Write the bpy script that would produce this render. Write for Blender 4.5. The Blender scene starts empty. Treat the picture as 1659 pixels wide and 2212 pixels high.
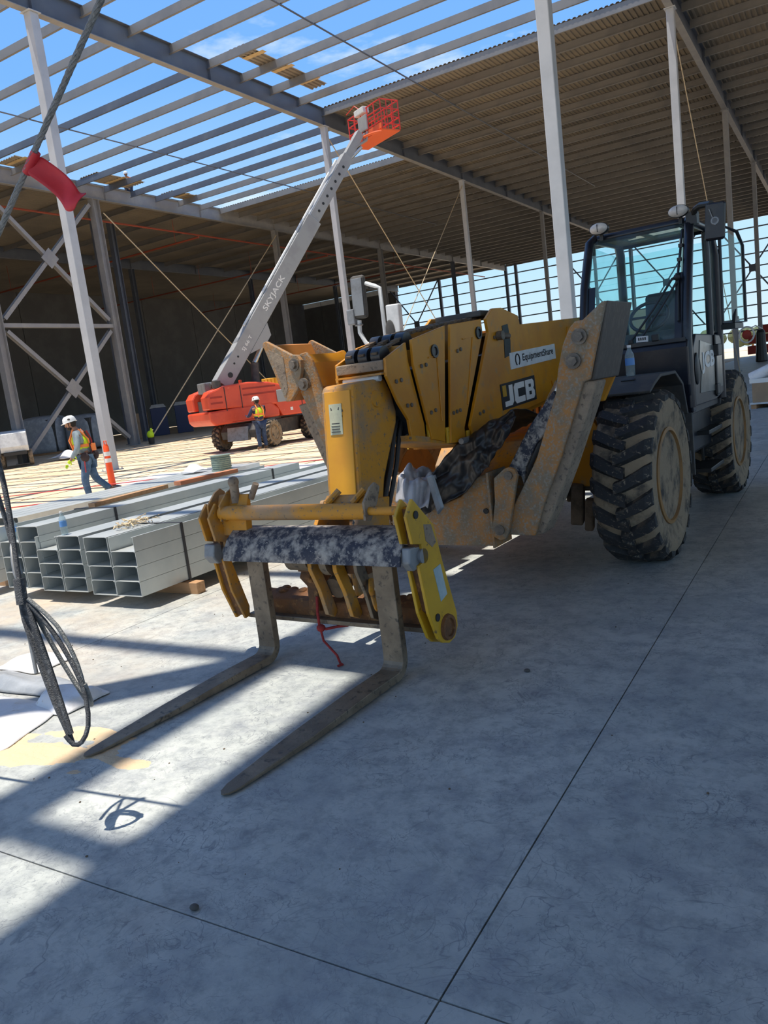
import bpy, bmesh, math, random
from mathutils import Vector, Matrix, Euler
random.seed(7)
C = bpy.context.scene.collection
PI = math.pi
R = math.radians

# ---------------------------------------------------------------- camera, sky, sun, exposure
cam_d = bpy.data.cameras.new('camera'); cam = bpy.data.objects.new('camera', cam_d); C.objects.link(cam)
def cam_basis(pitch, roll, yaw):
    cp, sp, cy, sy = math.cos(pitch), math.sin(pitch), math.cos(yaw), math.sin(yaw)
    f = Vector((sy*cp, cy*cp, -sp)); r0 = Vector((cy, -sy, 0)); u0 = r0.cross(f)
    r = r0*math.cos(roll) + u0*math.sin(roll); u = -r0*math.sin(roll) + u0*math.cos(roll)
    return r, u, f
_r, _u, _f = cam_basis(R(9.1733), R(-7.0756), R(-31.4202))
cam.matrix_world = Matrix(((_r.x, _u.x, -_f.x, 0), (_r.y, _u.y, -_f.y, 0), (_r.z, _u.z, -_f.z, 1.6), (0, 0, 0, 1)))
cam_d.sensor_fit = 'VERTICAL'; cam_d.sensor_height = 36.0; cam_d.lens = 36.0*1669.6/2212
cam_d.clip_start = 0.05; cam_d.clip_end = 2000
bpy.context.scene.camera = cam

SUN_DIR = Vector((0.138, 0.135, -1.0)).normalized()
SUN_E = 5.6
SKY_S = 0.96
world = bpy.data.worlds.new('world'); bpy.context.scene.world = world; world.use_nodes = True
def build_world():
    nt = world.node_tree; nt.nodes.clear(); N = nt.nodes.new; L = nt.links.new
    out = N('ShaderNodeOutputWorld'); bg = N('ShaderNodeBackground'); bg.inputs['Strength'].default_value = SKY_S
    tc = N('ShaderNodeTexCoord'); sep = N('ShaderNodeSeparateXYZ'); L(tc.outputs['Generated'], sep.inputs[0])
    ramp = N('ShaderNodeValToRGB'); L(sep.outputs['Z'], ramp.inputs['Fac'])
    e = ramp.color_ramp.elements
    e[0].position = 0.0; e[0].color = (0.72, 0.88, 0.98, 1)
    e[1].position = 1.0; e[1].color = (0.10, 0.27, 0.72, 1)
    k = e.new(0.12); k.color = (0.52, 0.79, 1.0, 1)
    k = e.new(0.36); k.color = (0.20, 0.47, 1.0, 1)
    # flat cloud deck: project the view direction on a plane high above
    mx = N('ShaderNodeMath'); mx.operation = 'MAXIMUM'; L(sep.outputs['Z'], mx.inputs[0]); mx.inputs[1].default_value = 0.06
    dv = N('ShaderNodeVectorMath'); dv.operation = 'DIVIDE'; cmb = N('ShaderNodeCombineXYZ')
    for i in range(3): L(mx.outputs[0], cmb.inputs[i])
    L(tc.outputs['Generated'], dv.inputs[0]); L(cmb.outputs[0], dv.inputs[1])
    n1 = N('ShaderNodeTexNoise'); n1.inputs['Scale'].default_value = 0.9; n1.inputs['Detail'].default_value = 7; n1.inputs['Roughness'].default_value = 0.58
    mp = N('ShaderNodeMapping'); mp.inputs['Location'].default_value = (2.3, 0.7, 0); L(dv.outputs[0], mp.inputs[0]); L(mp.outputs[0], n1.inputs['Vector'])
    cr = N('ShaderNodeMapRange'); cr.inputs[1].default_value = 0.54; cr.inputs[2].default_value = 0.70; L(n1.outputs['Fac'], cr.inputs[0])
    mix = N('ShaderNodeMix'); mix.data_type = 'RGBA'; fd = N('ShaderNodeMapRange'); fd.interpolation_type = 'SMOOTHSTEP'; fd.inputs[1].default_value = 0.10; fd.inputs[2].default_value = 0.34; L(sep.outputs['Z'], fd.inputs[0]); cm = N('ShaderNodeMath'); cm.operation = 'MULTIPLY'; L(cr.outputs[0], cm.inputs[0]); L(fd.outputs[0], cm.inputs[1]); L(cm.outputs[0], mix.inputs[0]); L(ramp.outputs['Color'], mix.inputs[6]); mix.inputs[7].default_value = (1.25, 1.25, 1.22, 1)
    L(mix.outputs[2], bg.inputs['Color']); L(bg.outputs[0], out.inputs['Surface'])
build_world()
sun_d = bpy.data.lights.new('sun', 'SUN'); sun_d.energy = SUN_E; sun_d.angle = R(0.53); sun_d.color = (1.0, 0.93, 0.82)
sun = bpy.data.objects.new('sun', sun_d); C.objects.link(sun); sun.location = (0, 0, 40)
sun.rotation_euler = SUN_DIR.to_track_quat('-Z', 'Y').to_euler()
vs = bpy.context.scene.view_settings
vs.view_transform = 'Standard'; vs.look = 'None'; vs.gamma = 1.0; vs.use_curve_mapping = False; vs.exposure = 0.16

# ---------------------------------------------------------------- materials
MATS = {}
def M(name, c, c2=None, scale=6.0, lo=0.45, hi=0.62, rough=0.6, metal=0.0, c3=None, scale3=30.0, lo3=0.55, hi3=0.65, bump=0.0, bscale=40.0, detail=5.0, stretch=None):
    m = bpy.data.materials.new(name); m.use_nodes = True; MATS[name] = m
    nt = m.node_tree; N = nt.nodes.new; L = nt.links.new; b = nt.nodes['Principled BSDF']
    b.inputs['Roughness'].default_value = rough; b.inputs['Metallic'].default_value = metal
    tc = N('ShaderNodeTexCoord'); vec = tc.outputs['Object']
    if stretch:
        mp = N('ShaderNodeMapping'); mp.inputs['Scale'].default_value = stretch; L(vec, mp.inputs[0]); vec = mp.outputs[0]
    def noise(s, d=detail):
        n = N('ShaderNodeTexNoise'); n.inputs['Scale'].default_value = s; n.inputs['Detail'].default_value = d; n.inputs['Roughness'].default_value = 0.62
        L(vec, n.inputs['Vector']); return n.outputs['Fac']
    def mask(s, a, z):
        r = N('ShaderNodeMapRange'); r.inputs[1].default_value = a; r.inputs[2].default_value = z; L(noise(s), r.inputs[0]); return r.outputs[0]
    def mixer(fac, A, B):
        x = N('ShaderNodeMix'); x.data_type = 'RGBA'; L(fac, x.inputs[0])
        if isinstance(A, tuple): x.inputs[6].default_value = (*A, 1)
        else: L(A, x.inputs[6])
        x.inputs[7].default_value = (*B, 1); return x.outputs[2]
    col = c
    if c2: col = mixer(mask(scale, lo, hi), col, c2)
    if c3: col = mixer(mask(scale3, lo3, hi3), col, c3)
    if isinstance(col, tuple): b.inputs['Base Color'].default_value = (*col, 1)
    else: L(col, b.inputs['Base Color'])
    if bump:
        bp = N('ShaderNodeBump'); bp.inputs['Strength'].default_value = bump; bp.inputs['Distance'].default_value = 0.02; L(noise(bscale), bp.inputs['Height']); L(bp.outputs[0], b.inputs['Normal'])
    return m
def glass(name, tint, haze=0.10):
    m = bpy.data.materials.new(name); m.use_nodes = True; nt = m.node_tree; N = nt.nodes.new; L = nt.links.new
    nt.nodes.remove(nt.nodes['Principled BSDF']); out = nt.nodes['Material Output']
    t = N('ShaderNodeBsdfTransparent'); t.inputs[0].default_value = (*tint, 1); g = N('ShaderNodeBsdfGlossy'); g.inputs['Roughness'].default_value = 0.03
    d = N('ShaderNodeBsdfDiffuse'); d.inputs[0].default_value = (0.55, 0.62, 0.6, 1)
    fr = N('ShaderNodeFresnel'); fr.inputs[0].default_value = 1.35; mx = N('ShaderNodeMixShader'); m2 = N('ShaderNodeMixShader')
    tc = N('ShaderNodeTexCoord'); n = N('ShaderNodeTexNoise'); n.inputs['Scale'].default_value = 5; n.inputs['Detail'].default_value = 6; L(tc.outputs['Object'], n.inputs['Vector'])
    r = N('ShaderNodeMapRange'); r.inputs[1].default_value = 0.4; r.inputs[2].default_value = 0.9; r.inputs[3].default_value = haze*0.3; r.inputs[4].default_value = haze; L(n.outputs['Fac'], r.inputs[0])
    L(r.outputs[0], m2.inputs[0]); L(t.outputs[0], m2.inputs[1]); L(d.outputs[0], m2.inputs[2])
    ge = N('ShaderNodeNewGeometry'); iv = N('ShaderNodeMath'); iv.operation = 'SUBTRACT'; iv.inputs[0].default_value = 1.0; L(ge.outputs['Backfacing'], iv.inputs[1]); ml = N('ShaderNodeMath'); ml.operation = 'MULTIPLY'; L(fr.outputs[0], ml.inputs[0]); L(iv.outputs[0], ml.inputs[1])
    L(ml.outputs[0], mx.inputs[0]); L(m2.outputs[0], mx.inputs[1]); L(g.outputs[0], mx.inputs[2]); L(mx.outputs[0], out.inputs['Surface'])
    MATS[name] = m; return m

def concrete():
    m = bpy.data.materials.new('concrete'); m.use_nodes = True; MATS['concrete'] = m
    nt = m.node_tree; N = nt.nodes.new; L = nt.links.new; b = nt.nodes['Principled BSDF']
    g = N('ShaderNodeNewGeometry'); pos = g.outputs['Position']
    def noise(s, d=6, ro=0.6, v=None):
        n = N('ShaderNodeTexNoise'); n.inputs['Scale'].default_value = s; n.inputs['Detail'].default_value = d; n.inputs['Roughness'].default_value = ro; L(v or pos, n.inputs['Vector']); return n.outputs['Fac']
    def rng(x, a, z, o0=0.0, o1=1.0):
        r = N('ShaderNodeMapRange'); r.inputs[1].default_value = a; r.inputs[2].default_value = z; r.inputs[3].default_value = o0; r.inputs[4].default_value = o1; L(x, r.inputs[0]); return r.outputs[0]
    def mix(f, A, B):
        x = N('ShaderNodeMix'); x.data_type = 'RGBA'; L(f, x.inputs[0])
        for i, v in ((6, A), (7, B)):
            if isinstance(v, tuple): x.inputs[i].default_value = (*v, 1)
            else: L(v, x.inputs[i])
        return x.outputs[2]
    col = mix(rng(noise(0.9), 0.35, 0.65), (0.37, 0.40, 0.39), (0.53, 0.55, 0.52))
    col = mix(rng(noise(5.0, 8, 0.7), 0.46, 0.72), col, (0.27, 0.29, 0.31))       # darker trowel burn
    # wiry scuffs: thin contour lines of distorted noise, patchy
    for sc, di, off, wdt in ((2.6, 2.2, 0.0, 0.010), (4.4, 3.0, 7.3, 0.012), (7.5, 2.0, 3.1, 0.016)):
        mp = N('ShaderNodeMapping'); mp.inputs['Location'].default_value = (off, off*1.7, 0); L(pos, mp.inputs[0])
        n = N('ShaderNodeTexNoise'); n.inputs['Scale'].default_value = sc; n.inputs['Detail'].default_value = 3; n.inputs['Distortion'].default_value = di; L(mp.outputs[0], n.inputs['Vector'])
        sb = N('ShaderNodeMath'); sb.operation = 'SUBTRACT'; sb.inputs[1].default_value = 0.5; L(n.outputs['Fac'], sb.inputs[0]); ab = N('ShaderNodeMath'); ab.operation = 'ABSOLUTE'; L(sb.outputs[0], ab.inputs[0])
        ln = rng(ab.outputs[0], 0.0, wdt, 1.0, 0.0); pm = rng(noise(1.1+sc*0.3, 5, 0.65, mp.outputs[0]), 0.42, 0.60, 0.0, 0.8)
        ml = N('ShaderNodeMath'); ml.operation = 'MULTIPLY'; L(ln, ml.inputs[0]); L(pm, ml.inputs[1]); col = mix(ml.outputs[0], col, (0.17, 0.185, 0.205))
    col = mix(rng(noise(11, 8, 0.75), 0.48, 0.72, 0, 0.85), col, (0.20, 0.222, 0.228))
    col = mix(rng(noise(30, 4, 0.7), 0.62, 0.74, 0, 0.35), col, (0.60, 0.60, 0.58))
    # tan dirt dusting, heavier to the west where the slab meets the dirt
    sx = N('ShaderNodeSeparateXYZ'); L(pos, sx.inputs[0])
    west = rng(sx.outputs['X'], -3.2, -6.2); d = N('ShaderNodeMath'); d.operation = 'MULTIPLY'; wm = N('ShaderNodeMath'); wm.operation = 'MULTIPLY'; wm.inputs[1].default_value = 0.62; L(west, wm.inputs[0]); L(wm.outputs[0], d.inputs[0]); L(rng(noise(1.3, 7, 0.65), 0.36, 0.62), d.inputs[1])
    col = mix(d.outputs[0], col, (0.60, 0.47, 0.33))
    col = mix(rng(noise(0.55, 5), 0.60, 0.70, 0, 0.35), col, (0.50, 0.42, 0.33))
    L(col, b.inputs['Base Color']); L(rng(noise(3.0), 0.3, 0.7, 0.42, 0.68), b.inputs['Roughness'])
    bp = N('ShaderNodeBump'); bp.inputs['Strength'].default_value = 0.12; bp.inputs['Distance'].default_value = 0.01; L(noise(45, 5), bp.inputs['Height']); L(bp.outputs[0], b.inputs['Normal'])
concrete()
M('dirt', (0.74, 0.58, 0.39), (0.62, 0.46, 0.29), 0.35, 0.4, 0.65, 0.95, c3=(0.76, 0.64, 0.46), scale3=1.7, lo3=0.52, hi3=0.7, bump=0.9, bscale=9)
M('joint_dirt', (0.22, 0.18, 0.13), (0.40, 0.31, 0.20), 8, rough=0.95)
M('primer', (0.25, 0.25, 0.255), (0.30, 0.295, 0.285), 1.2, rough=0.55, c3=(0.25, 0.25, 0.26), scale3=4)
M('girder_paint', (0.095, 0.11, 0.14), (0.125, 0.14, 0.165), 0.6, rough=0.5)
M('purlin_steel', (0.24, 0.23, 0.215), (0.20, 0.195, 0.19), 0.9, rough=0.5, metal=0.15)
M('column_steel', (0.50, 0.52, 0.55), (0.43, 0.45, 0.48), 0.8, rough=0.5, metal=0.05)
M('deck_metal', (0.30, 0.255, 0.19), (0.21, 0.185, 0.15), 0.25, 0.38, 0.62, 0.6, 0.1)
M('deck_edge', (0.60, 0.44, 0.22), (0.50, 0.36, 0.18), 3, rough=0.6)
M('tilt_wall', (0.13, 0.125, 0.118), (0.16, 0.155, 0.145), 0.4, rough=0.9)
M('galvanized', (0.56, 0.59, 0.58), (0.49, 0.53, 0.53), 2.5, 0.4, 0.6, 0.42, 0.45)
M('strap', (0.03, 0.03, 0.035), rough=0.5)
M('yellow', (0.62, 0.262, 0.010), (0.52, 0.205, 0.010), 2.0, 0.45, 0.62, 0.45, c3=(0.33, 0.22, 0.10), scale3=9, lo3=0.58, hi3=0.74)
M('yellow_worn', (0.58, 0.25, 0.016), (0.34, 0.215, 0.11), 4.0, 0.44, 0.60, 0.6, c3=(0.17, 0.13, 0.09), scale3=38, lo3=0.60, hi3=0.66, bump=0.15)
M('yellow_clean', (0.62, 0.36, 0.02), (0.52, 0.29, 0.02), 3.0, rough=0.4, c3=(0.20, 0.13, 0.05), scale3=22, lo3=0.64, hi3=0.7)
M('stab_rust', (0.44, 0.205, 0.06), (0.24, 0.185, 0.12), 7.0, 0.42, 0.60, 0.75, c3=(0.30, 0.27, 0.22), scale3=55, lo3=0.50, hi3=0.66, bump=0.3, bscale=60)
M('stab_mud', (0.25, 0.19, 0.135), (0.34, 0.26, 0.18), 7.0, rough=0.85, c3=(0.13, 0.10, 0.075), scale3=30, bump=0.3, bscale=60)
M('dark_plate', (0.075, 0.062, 0.05), (0.14, 0.11, 0.085), 9.0, 0.5, 0.7, 0.55, stretch=(6, 6, 1))
M('rust', (0.20, 0.085, 0.03), (0.12, 0.06, 0.03), 8.0, rough=0.85, c3=(0.34, 0.17, 0.06), scale3=18, lo3=0.56, hi3=0.68, bump=0.6, bscale=30)
M('fork_steel', (0.17, 0.13, 0.09), (0.25, 0.195, 0.135), 5.0, 0.42, 0.6, 0.5, 0.35, c3=(0.085, 0.07, 0.055), scale3=25, lo3=0.56, hi3=0.66, bump=0.15)
M('dusty_black', (0.03, 0.033, 0.05), (0.40, 0.36, 0.31), 14.0, 0.44, 0.62, 0.7, c3=(0.32, 0.29, 0.25), scale3=45, lo3=0.56, hi3=0.64, bump=0.2, bscale=70)
M('black_paint', (0.018, 0.020, 0.026), (0.05, 0.045, 0.04), 6.0, 0.5, 0.75, 0.35)
M('navy_paint', (0.011, 0.013, 0.021), (0.04, 0.038, 0.038), 8.0, 0.55, 0.8, 0.28)
M('charcoal', (0.055, 0.055, 0.055), (0.09, 0.082, 0.072), 5.0, rough=0.7)
M('black_plastic', (0.02, 0.02, 0.02), rough=0.45)
M('tyre', (0.05, 0.045, 0.04), (0.30, 0.225, 0.145), 5.0, 0.36, 0.52, 0.9, c3=(0.33, 0.255, 0.17), scale3=16, lo3=0.54, hi3=0.66, bump=0.5, bscale=30)
M('lug_rubber', (0.026, 0.026, 0.027), (0.16, 0.12, 0.08), 6.0, 0.52, 0.70, 0.75, c3=(0.25, 0.20, 0.14), scale3=40, lo3=0.60, hi3=0.68, bump=0.3, bscale=50)
M('tyre_mud', (0.25, 0.185, 0.115), (0.17, 0.125, 0.08), 6.0, rough=0.95, bump=0.6, bscale=25)
M('rim_paint', (0.34, 0.18, 0.06), (0.22, 0.13, 0.06), 4.0, rough=0.65)
M('mud', (0.17, 0.12, 0.08), (0.10, 0.075, 0.05), 8.0, rough=0.95, bump=0.5)
M('tarp', (0.016, 0.015, 0.016), (0.07, 0.05, 0.038), 6.0, 0.50, 0.70, 0.42)
M('white_plate', (0.72, 0.74, 0.74), (0.62, 0.64, 0.64), 9.0, rough=0.5)
M('pale_decal', (0.55, 0.55, 0.38), (0.48, 0.47, 0.33), 20.0, rough=0.5)
M('blue_decal', (0.36, 0.47, 0.50), (0.44, 0.54, 0.56), 14.0, rough=0.4)
M('ink', (0.02, 0.02, 0.022), rough=0.6)
M('white_paint', (0.80, 0.80, 0.78), rough=0.5)
M('letter_grey', (0.62, 0.62, 0.62), rough=0.5)
M('chrome', (0.55, 0.56, 0.57), rough=0.25, metal=0.9)
M('grey_steel', (0.26, 0.27, 0.28), (0.20, 0.20, 0.20), 8.0, rough=0.5, metal=0.3)
M('bolt_steel', (0.14, 0.12, 0.10), (0.22, 0.18, 0.14), 20.0, rough=0.55, metal=0.4)
M('mirror', (0.035, 0.045, 0.075), rough=0.08, metal=0.6)
M('lamp_lens', (0.68, 0.62, 0.55), (0.55, 0.5, 0.45), 20.0, rough=0.3)
M('beige', (0.30, 0.26, 0.17), (0.24, 0.21, 0.14), 6.0, rough=0.8)
M('silver_panel', (0.27, 0.29, 0.28), (0.16, 0.165, 0.15), 3.0, 0.42, 0.6, 0.28, 0.4)
M('lift_red', (0.72, 0.085, 0.035), (0.62, 0.065, 0.03), 1.2, rough=0.4, c3=(0.75, 0.30, 0.2), scale3=6, lo3=0.66, hi3=0.8)
M('lift_grey', (0.34, 0.345, 0.34), (0.30, 0.30, 0.30), 1.5, rough=0.45)
M('basket_red', (0.68, 0.05, 0.035), rough=0.45)
M('basket_orange', (0.80, 0.13, 0.03), rough=0.5)
M('bucket_paint', (0.60, 0.33, 0.13), (0.48, 0.25, 0.10), 2.0, rough=0.7, c3=(0.36, 0.22, 0.12), scale3=7, lo3=0.58, hi3=0.7)
M('bucket_inside', (0.52, 0.20, 0.03), (0.42, 0.16, 0.03), 2.0, rough=0.7)
M('machine_yellow', (0.78, 0.37, 0.018), (0.68, 0.30, 0.018), 1.5, rough=0.5)
M('wood', (0.47, 0.27, 0.14), (0.38, 0.21, 0.10), 3.0, rough=0.8, stretch=(1, 8, 8))
M('wood_red', (0.56, 0.22, 0.11), (0.46, 0.17, 0.09), 3.0, rough=0.8, stretch=(8, 1, 8))
M('cardboard', (0.42, 0.29, 0.18), (0.36, 0.25, 0.16), 3.0, rough=0.85)
M('red_cloth', (0.70, 0.035, 0.045), (0.58, 0.025, 0.035), 8.0, rough=0.55)
M('red_paint', (0.38, 0.035, 0.02), (0.28, 0.03, 0.02), 1.0, rough=0.6)
M('red_rope', (0.30, 0.025, 0.025), (0.2, 0.02, 0.02), 40.0, rough=0.9)
M('cable', (0.30, 0.305, 0.30), (0.22, 0.225, 0.22), 60.0, rough=0.45, metal=0.5, bump=0.6, bscale=180)
M('cable_dark', (0.085, 0.09, 0.10), (0.22, 0.23, 0.24), 40.0, 0.5, 0.7, 0.45, 0.3, bump=0.7, bscale=180)
M('plastic_white', (0.82, 0.82, 0.83), (0.72, 0.71, 0.70), 7.0, rough=0.35, c3=(0.6, 0.5, 0.4), scale3=12, lo3=0.64, hi3=0.74, bump=0.35, bscale=9)
M('wrap_grey', (0.30, 0.32, 0.34), (0.40, 0.42, 0.44), 4.0, rough=0.3, bump=0.7, bscale=4)
M('porta_blue', (0.03, 0.045, 0.12), rough=0.5)
M('hi_vis', (0.62, 0.86, 0.02), (0.52, 0.78, 0.02), 9.0, rough=0.7)
M('hi_orange', (0.95, 0.26, 0.06), rough=0.7)
M('helmet', (0.82, 0.82, 0.80), rough=0.3)
M('denim', (0.075, 0.14, 0.24), (0.12, 0.20, 0.31), 10.0, rough=0.9)
M('denim_dark', (0.03, 0.05, 0.11), (0.05, 0.08, 0.15), 10.0, rough=0.9)
M('shirt_grey', (0.30, 0.36, 0.38), (0.22, 0.27, 0.29), 14.0, rough=0.9)
M('shirt_navy', (0.03, 0.035, 0.09), rough=0.9)
M('skin', (0.36, 0.19, 0.12), (0.32, 0.16, 0.10), 20.0, rough=0.6)
M('hair', (0.02, 0.015, 0.012), rough=0.8)
M('boot', (0.20, 0.12, 0.07), rough=0.8)
M('harness', (0.05, 0.03, 0.03), rough=0.8)
M('cone_orange', (0.92, 0.10, 0.015), (0.85, 0.085, 0.012), 6.0, rough=0.45)
M('spool_green', (0.20, 0.26, 0.22), (0.15, 0.20, 0.17), 20.0, rough=0.7)
M('rebar', (0.12, 0.08, 0.06), rough=0.8)
M('line_red', (0.55, 0.06, 0.06), rough=0.7)
M('pipe_red', (0.34, 0.07, 0.035), rough=0.6)
M('bag_grey', (0.40, 0.40, 0.42), (0.30, 0.30, 0.31), 6.0, rough=0.4)
M('bottle_label', (0.10, 0.28, 0.62), rough=0.4)
M('straw', (0.62, 0.50, 0.33), (0.45, 0.36, 0.24), 30.0, rough=0.9)
M('leaf', (0.10, 0.12, 0.06), (0.07, 0.09, 0.04), 1.0, rough=0.9)
glass('cab_glass', (0.84, 0.97, 0.97))
glass('bottle_plastic', (0.80, 0.90, 0.95), 0.75)

# ---------------------------------------------------------------- helpers
class MB:
    def __init__(s): s.v = []; s.f = []
    def add(s, vs, fs):
        n = len(s.v); s.v += [tuple(p) for p in vs]; s.f += [tuple(i+n for i in f) for f in fs]; return s
    def box(s, c, d, rot=None):
        x, y, z = d[0]/2, d[1]/2, d[2]/2
        p = [Vector(q) for q in ((-x,-y,-z),(x,-y,-z),(x,y,-z),(-x,y,-z),(-x,-y,z),(x,-y,z),(x,y,z),(-x,y,z))]
        if rot is not None:
            m = rot if isinstance(rot, Matrix) else Euler(rot).to_matrix(); p = [m @ q for q in p]
        return s.add([q+Vector(c) for q in p], [(0,3,2,1),(4,5,6,7),(0,1,5,4),(1,2,6,5),(2,3,7,6),(3,0,4,7)])
    def b2(s, a, b): return s.box([(a[i]+b[i])/2 for i in range(3)], [abs(b[i]-a[i]) for i in range(3)])
    def prism(s, poly, axis, a, b):
        def mk(p, t): return {'x': (t, p[0], p[1]), 'y': (p[0], t, p[1]), 'z': (p[0], p[1], t)}[axis]
        n = len(poly)
        return s.add([mk(p, a) for p in poly]+[mk(p, b) for p in poly], [tuple(range(n)), tuple(range(2*n-1, n-1, -1))]+[(i, (i+1) % n, n+(i+1) % n, n+i) for i in range(n)])
    def cyl(s, p0, p1, r0, r1=None, n=16, cap=True):
        r1 = r0 if r1 is None else r1; p0, p1 = Vector(p0), Vector(p1); d = (p1-p0).normalized()
        a = d.orthogonal().normalized(); b = d.cross(a); vs = []
        for p, r in ((p0, r0), (p1, r1)):
            for i in range(n): t = 2*PI*i/n; vs.append(p+(a*math.cos(t)+b*math.sin(t))*r)
        fs = [(i, (i+1) % n, n+(i+1) % n, n+i) for i in range(n)]
        if cap: fs += [tuple(range(n-1, -1, -1)), tuple(range(n, 2*n))]
        return s.add(vs, fs)
    def tube(s, pts, r, n=8, closed=False):
        pts = [Vector(p) for p in pts]; m = len(pts); rs = r if isinstance(r, (list, tuple)) else [r]*m
        vs = []; a = None
        for k in range(m):
            q0 = pts[(k-1) % m] if (closed or k > 0) else pts[k]; q1 = pts[(k+1) % m] if (closed or k < m-1) else pts[k]
            d = (q1-q0).normalized()
            a = d.orthogonal().normalized() if a is None else (a-d*a.dot(d)).normalized()
            b = d.cross(a)
            for i in range(n): t = 2*PI*i/n; vs.append(pts[k]+(a*math.cos(t)+b*math.sin(t))*rs[k])
        fs = []
        for k in range(m if closed else m-1):
            k2 = (k+1) % m
            for i in range(n): fs.append((k*n+i, k*n+(i+1) % n, k2*n+(i+1) % n, k2*n+i))
        if not closed: fs += [tuple(range(n-1, -1, -1)), tuple(range((m-1)*n, m*n))]
        return s.add(vs, fs)
    def lathe(s, prof, c, axis='z', n=24):   # prof: (radius, along)
        c = Vector(c); vs = []; k = len(prof)
        for r, h in prof:
            for i in range(n):
                t = 2*PI*i/n; x, y = r*math.cos(t), r*math.sin(t)
                vs.append(c+Vector({'z': (x, y, h), 'x': (h, x, y), 'y': (x, h, y)}[axis]))
        fs = [(j*n+i, j*n+(i+1) % n, (j+1)*n+(i+1) % n, (j+1)*n+i) for j in range(k-1) for i in range(n)]
        fs += [tuple(range(n)), tuple(range((k-1)*n, k*n))]
        return s.add(vs, fs)
    def ball(s, c, r, nu=12, nv=8):
        r = r if isinstance(r, (tuple, list)) else (r, r, r); c = Vector(c); vs = [c+Vector((0, 0, r[2]))]
        for j in range(1, nv):
            for i in range(nu):
                a, b = PI*j/nv, 2*PI*i/nu; vs.append(c+Vector((r[0]*math.sin(a)*math.cos(b), r[1]*math.sin(a)*math.sin(b), r[2]*math.cos(a))))
        vs.append(c-Vector((0, 0, r[2]))); L = len(vs)-1; fs = [(0, 1+i, 1+(i+1) % nu) for i in range(nu)]
        for j in range(nv-2):
            for i in range(nu): fs.append((1+j*nu+i, 1+(j+1)*nu+i, 1+(j+1)*nu+(i+1) % nu, 1+j*nu+(i+1) % nu))
        fs += [(L, 1+(nv-2)*nu+(i+1) % nu, 1+(nv-2)*nu+i) for i in range(nu)]
        return s.add(vs, fs)
    def quad(s, a, b, c, d, th=0.004):   # thin panel from 4 corners
        P = [Vector(p) for p in (a, b, c, d)]; n = (P[1]-P[0]).cross(P[3]-P[0]).normalized()*th/2
        return s.add([p-n for p in P]+[p+n for p in P], [(0,3,2,1),(4,5,6,7),(0,1,5,4),(1,2,6,5),(2,3,7,6),(3,0,4,7)])
    def mesh(s, name, mat, smooth=None):
        me = bpy.data.meshes.new(name); me.from_pydata(s.v, [], s.f); bm = bmesh.new(); bm.from_mesh(me)
        bmesh.ops.recalc_face_normals(bm, faces=bm.faces); bm.to_mesh(me); bm.free()
        me.materials.append(MATS[mat] if isinstance(mat, str) else mat)
        if smooth is not None:
            me.polygons.foreach_set('use_smooth', [True]*len(me.polygons))
            me.set_sharp_from_angle(angle=R(smooth))
        return me
    def xf(s, m):
        s.v = [tuple(m @ Vector(p)) for p in s.v]; return s
    def pieces(s):   # groups of faces whose bounding boxes touch
        par = list(range(len(s.v)))
        def fd(i):
            while par[i] != i: par[i] = par[par[i]]; i = par[i]
            return i
        for f in s.f:
            for i in f[1:]: par[fd(i)] = fd(f[0])
        comp = {}
        for i in range(len(s.v)): comp.setdefault(fd(i), []).append(i)
        if len(comp) == 1 or len(comp) > 400: return [s]
        ks = list(comp); bb = {k: [(min(s.v[i][a] for i in comp[k])-.003, max(s.v[i][a] for i in comp[k])+.003) for a in range(3)] for k in ks}
        g = {k: k for k in ks}
        def fg(k):
            while g[k] != k: k = g[k]
            return k
        for a in range(len(ks)):
            for b in range(a):
                A, B = bb[ks[a]], bb[ks[b]]
                if all(A[q][0] <= B[q][1] and B[q][0] <= A[q][1] for q in range(3)): g[fg(ks[a])] = fg(ks[b])
        out = {}
        for i in range(len(s.v)): out.setdefault(fg(fd(i)), MB())
        if len(out) == 1: return [s]
        mp = {}
        for i, p in enumerate(s.v): m = out[fg(fd(i))]; mp[i] = len(m.v); m.v.append(p)
        for f in s.f: out[fg(fd(f[0]))].f.append(tuple(mp[i] for i in f))
        return list(out.values())
    def build(s, name, mat, parent=None, bevel=0.0, smooth=None, split=True):
        if parent and split and name not in ('decal_print', 'card_print', 'lettering'):
            pcs = s.pieces()
            if len(pcs) > 1:
                first = None
                for q in pcs: o = q.build(name, mat, parent, bevel, smooth, False); first = first or o
                return first
        o = bpy.data.objects.new(name, s.mesh(name, mat, smooth)); C.objects.link(o)
        if parent: o.parent = parent
        if bevel:
            b = o.modifiers.new('bevel', 'BEVEL'); b.width = bevel; b.segments = 2; b.limit_method = 'ANGLE'; b.angle_limit = R(40)
        return o
def tag(o, label, cat, group=None, kind=None):
    if label: o['label'] = label
    if cat: o['category'] = cat
    if group: o['group'] = group
    if kind: o['kind'] = kind
    return o
def empty(name, loc, rz=0.0, label=None, cat=None, group=None, kind=None):
    o = bpy.data.objects.new(name, None); C.objects.link(o); o.location = loc; o.rotation_euler = (0, 0, rz); o.empty_display_size = 0.2
    return tag(o, label, cat, group, kind)
def inst(src, name, parent=None, loc=(0, 0, 0), rot=(0, 0, 0)):
    o = bpy.data.objects.new(name, src); C.objects.link(o); o.location = loc; o.rotation_euler = rot
    if parent: o.parent = parent
    return o
def copy_tree(o, parent=None):
    c = o.copy(); C.objects.link(c)
    if parent: c.parent = parent
    for ch in list(o.children): copy_tree(ch, c)
    return c
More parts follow.
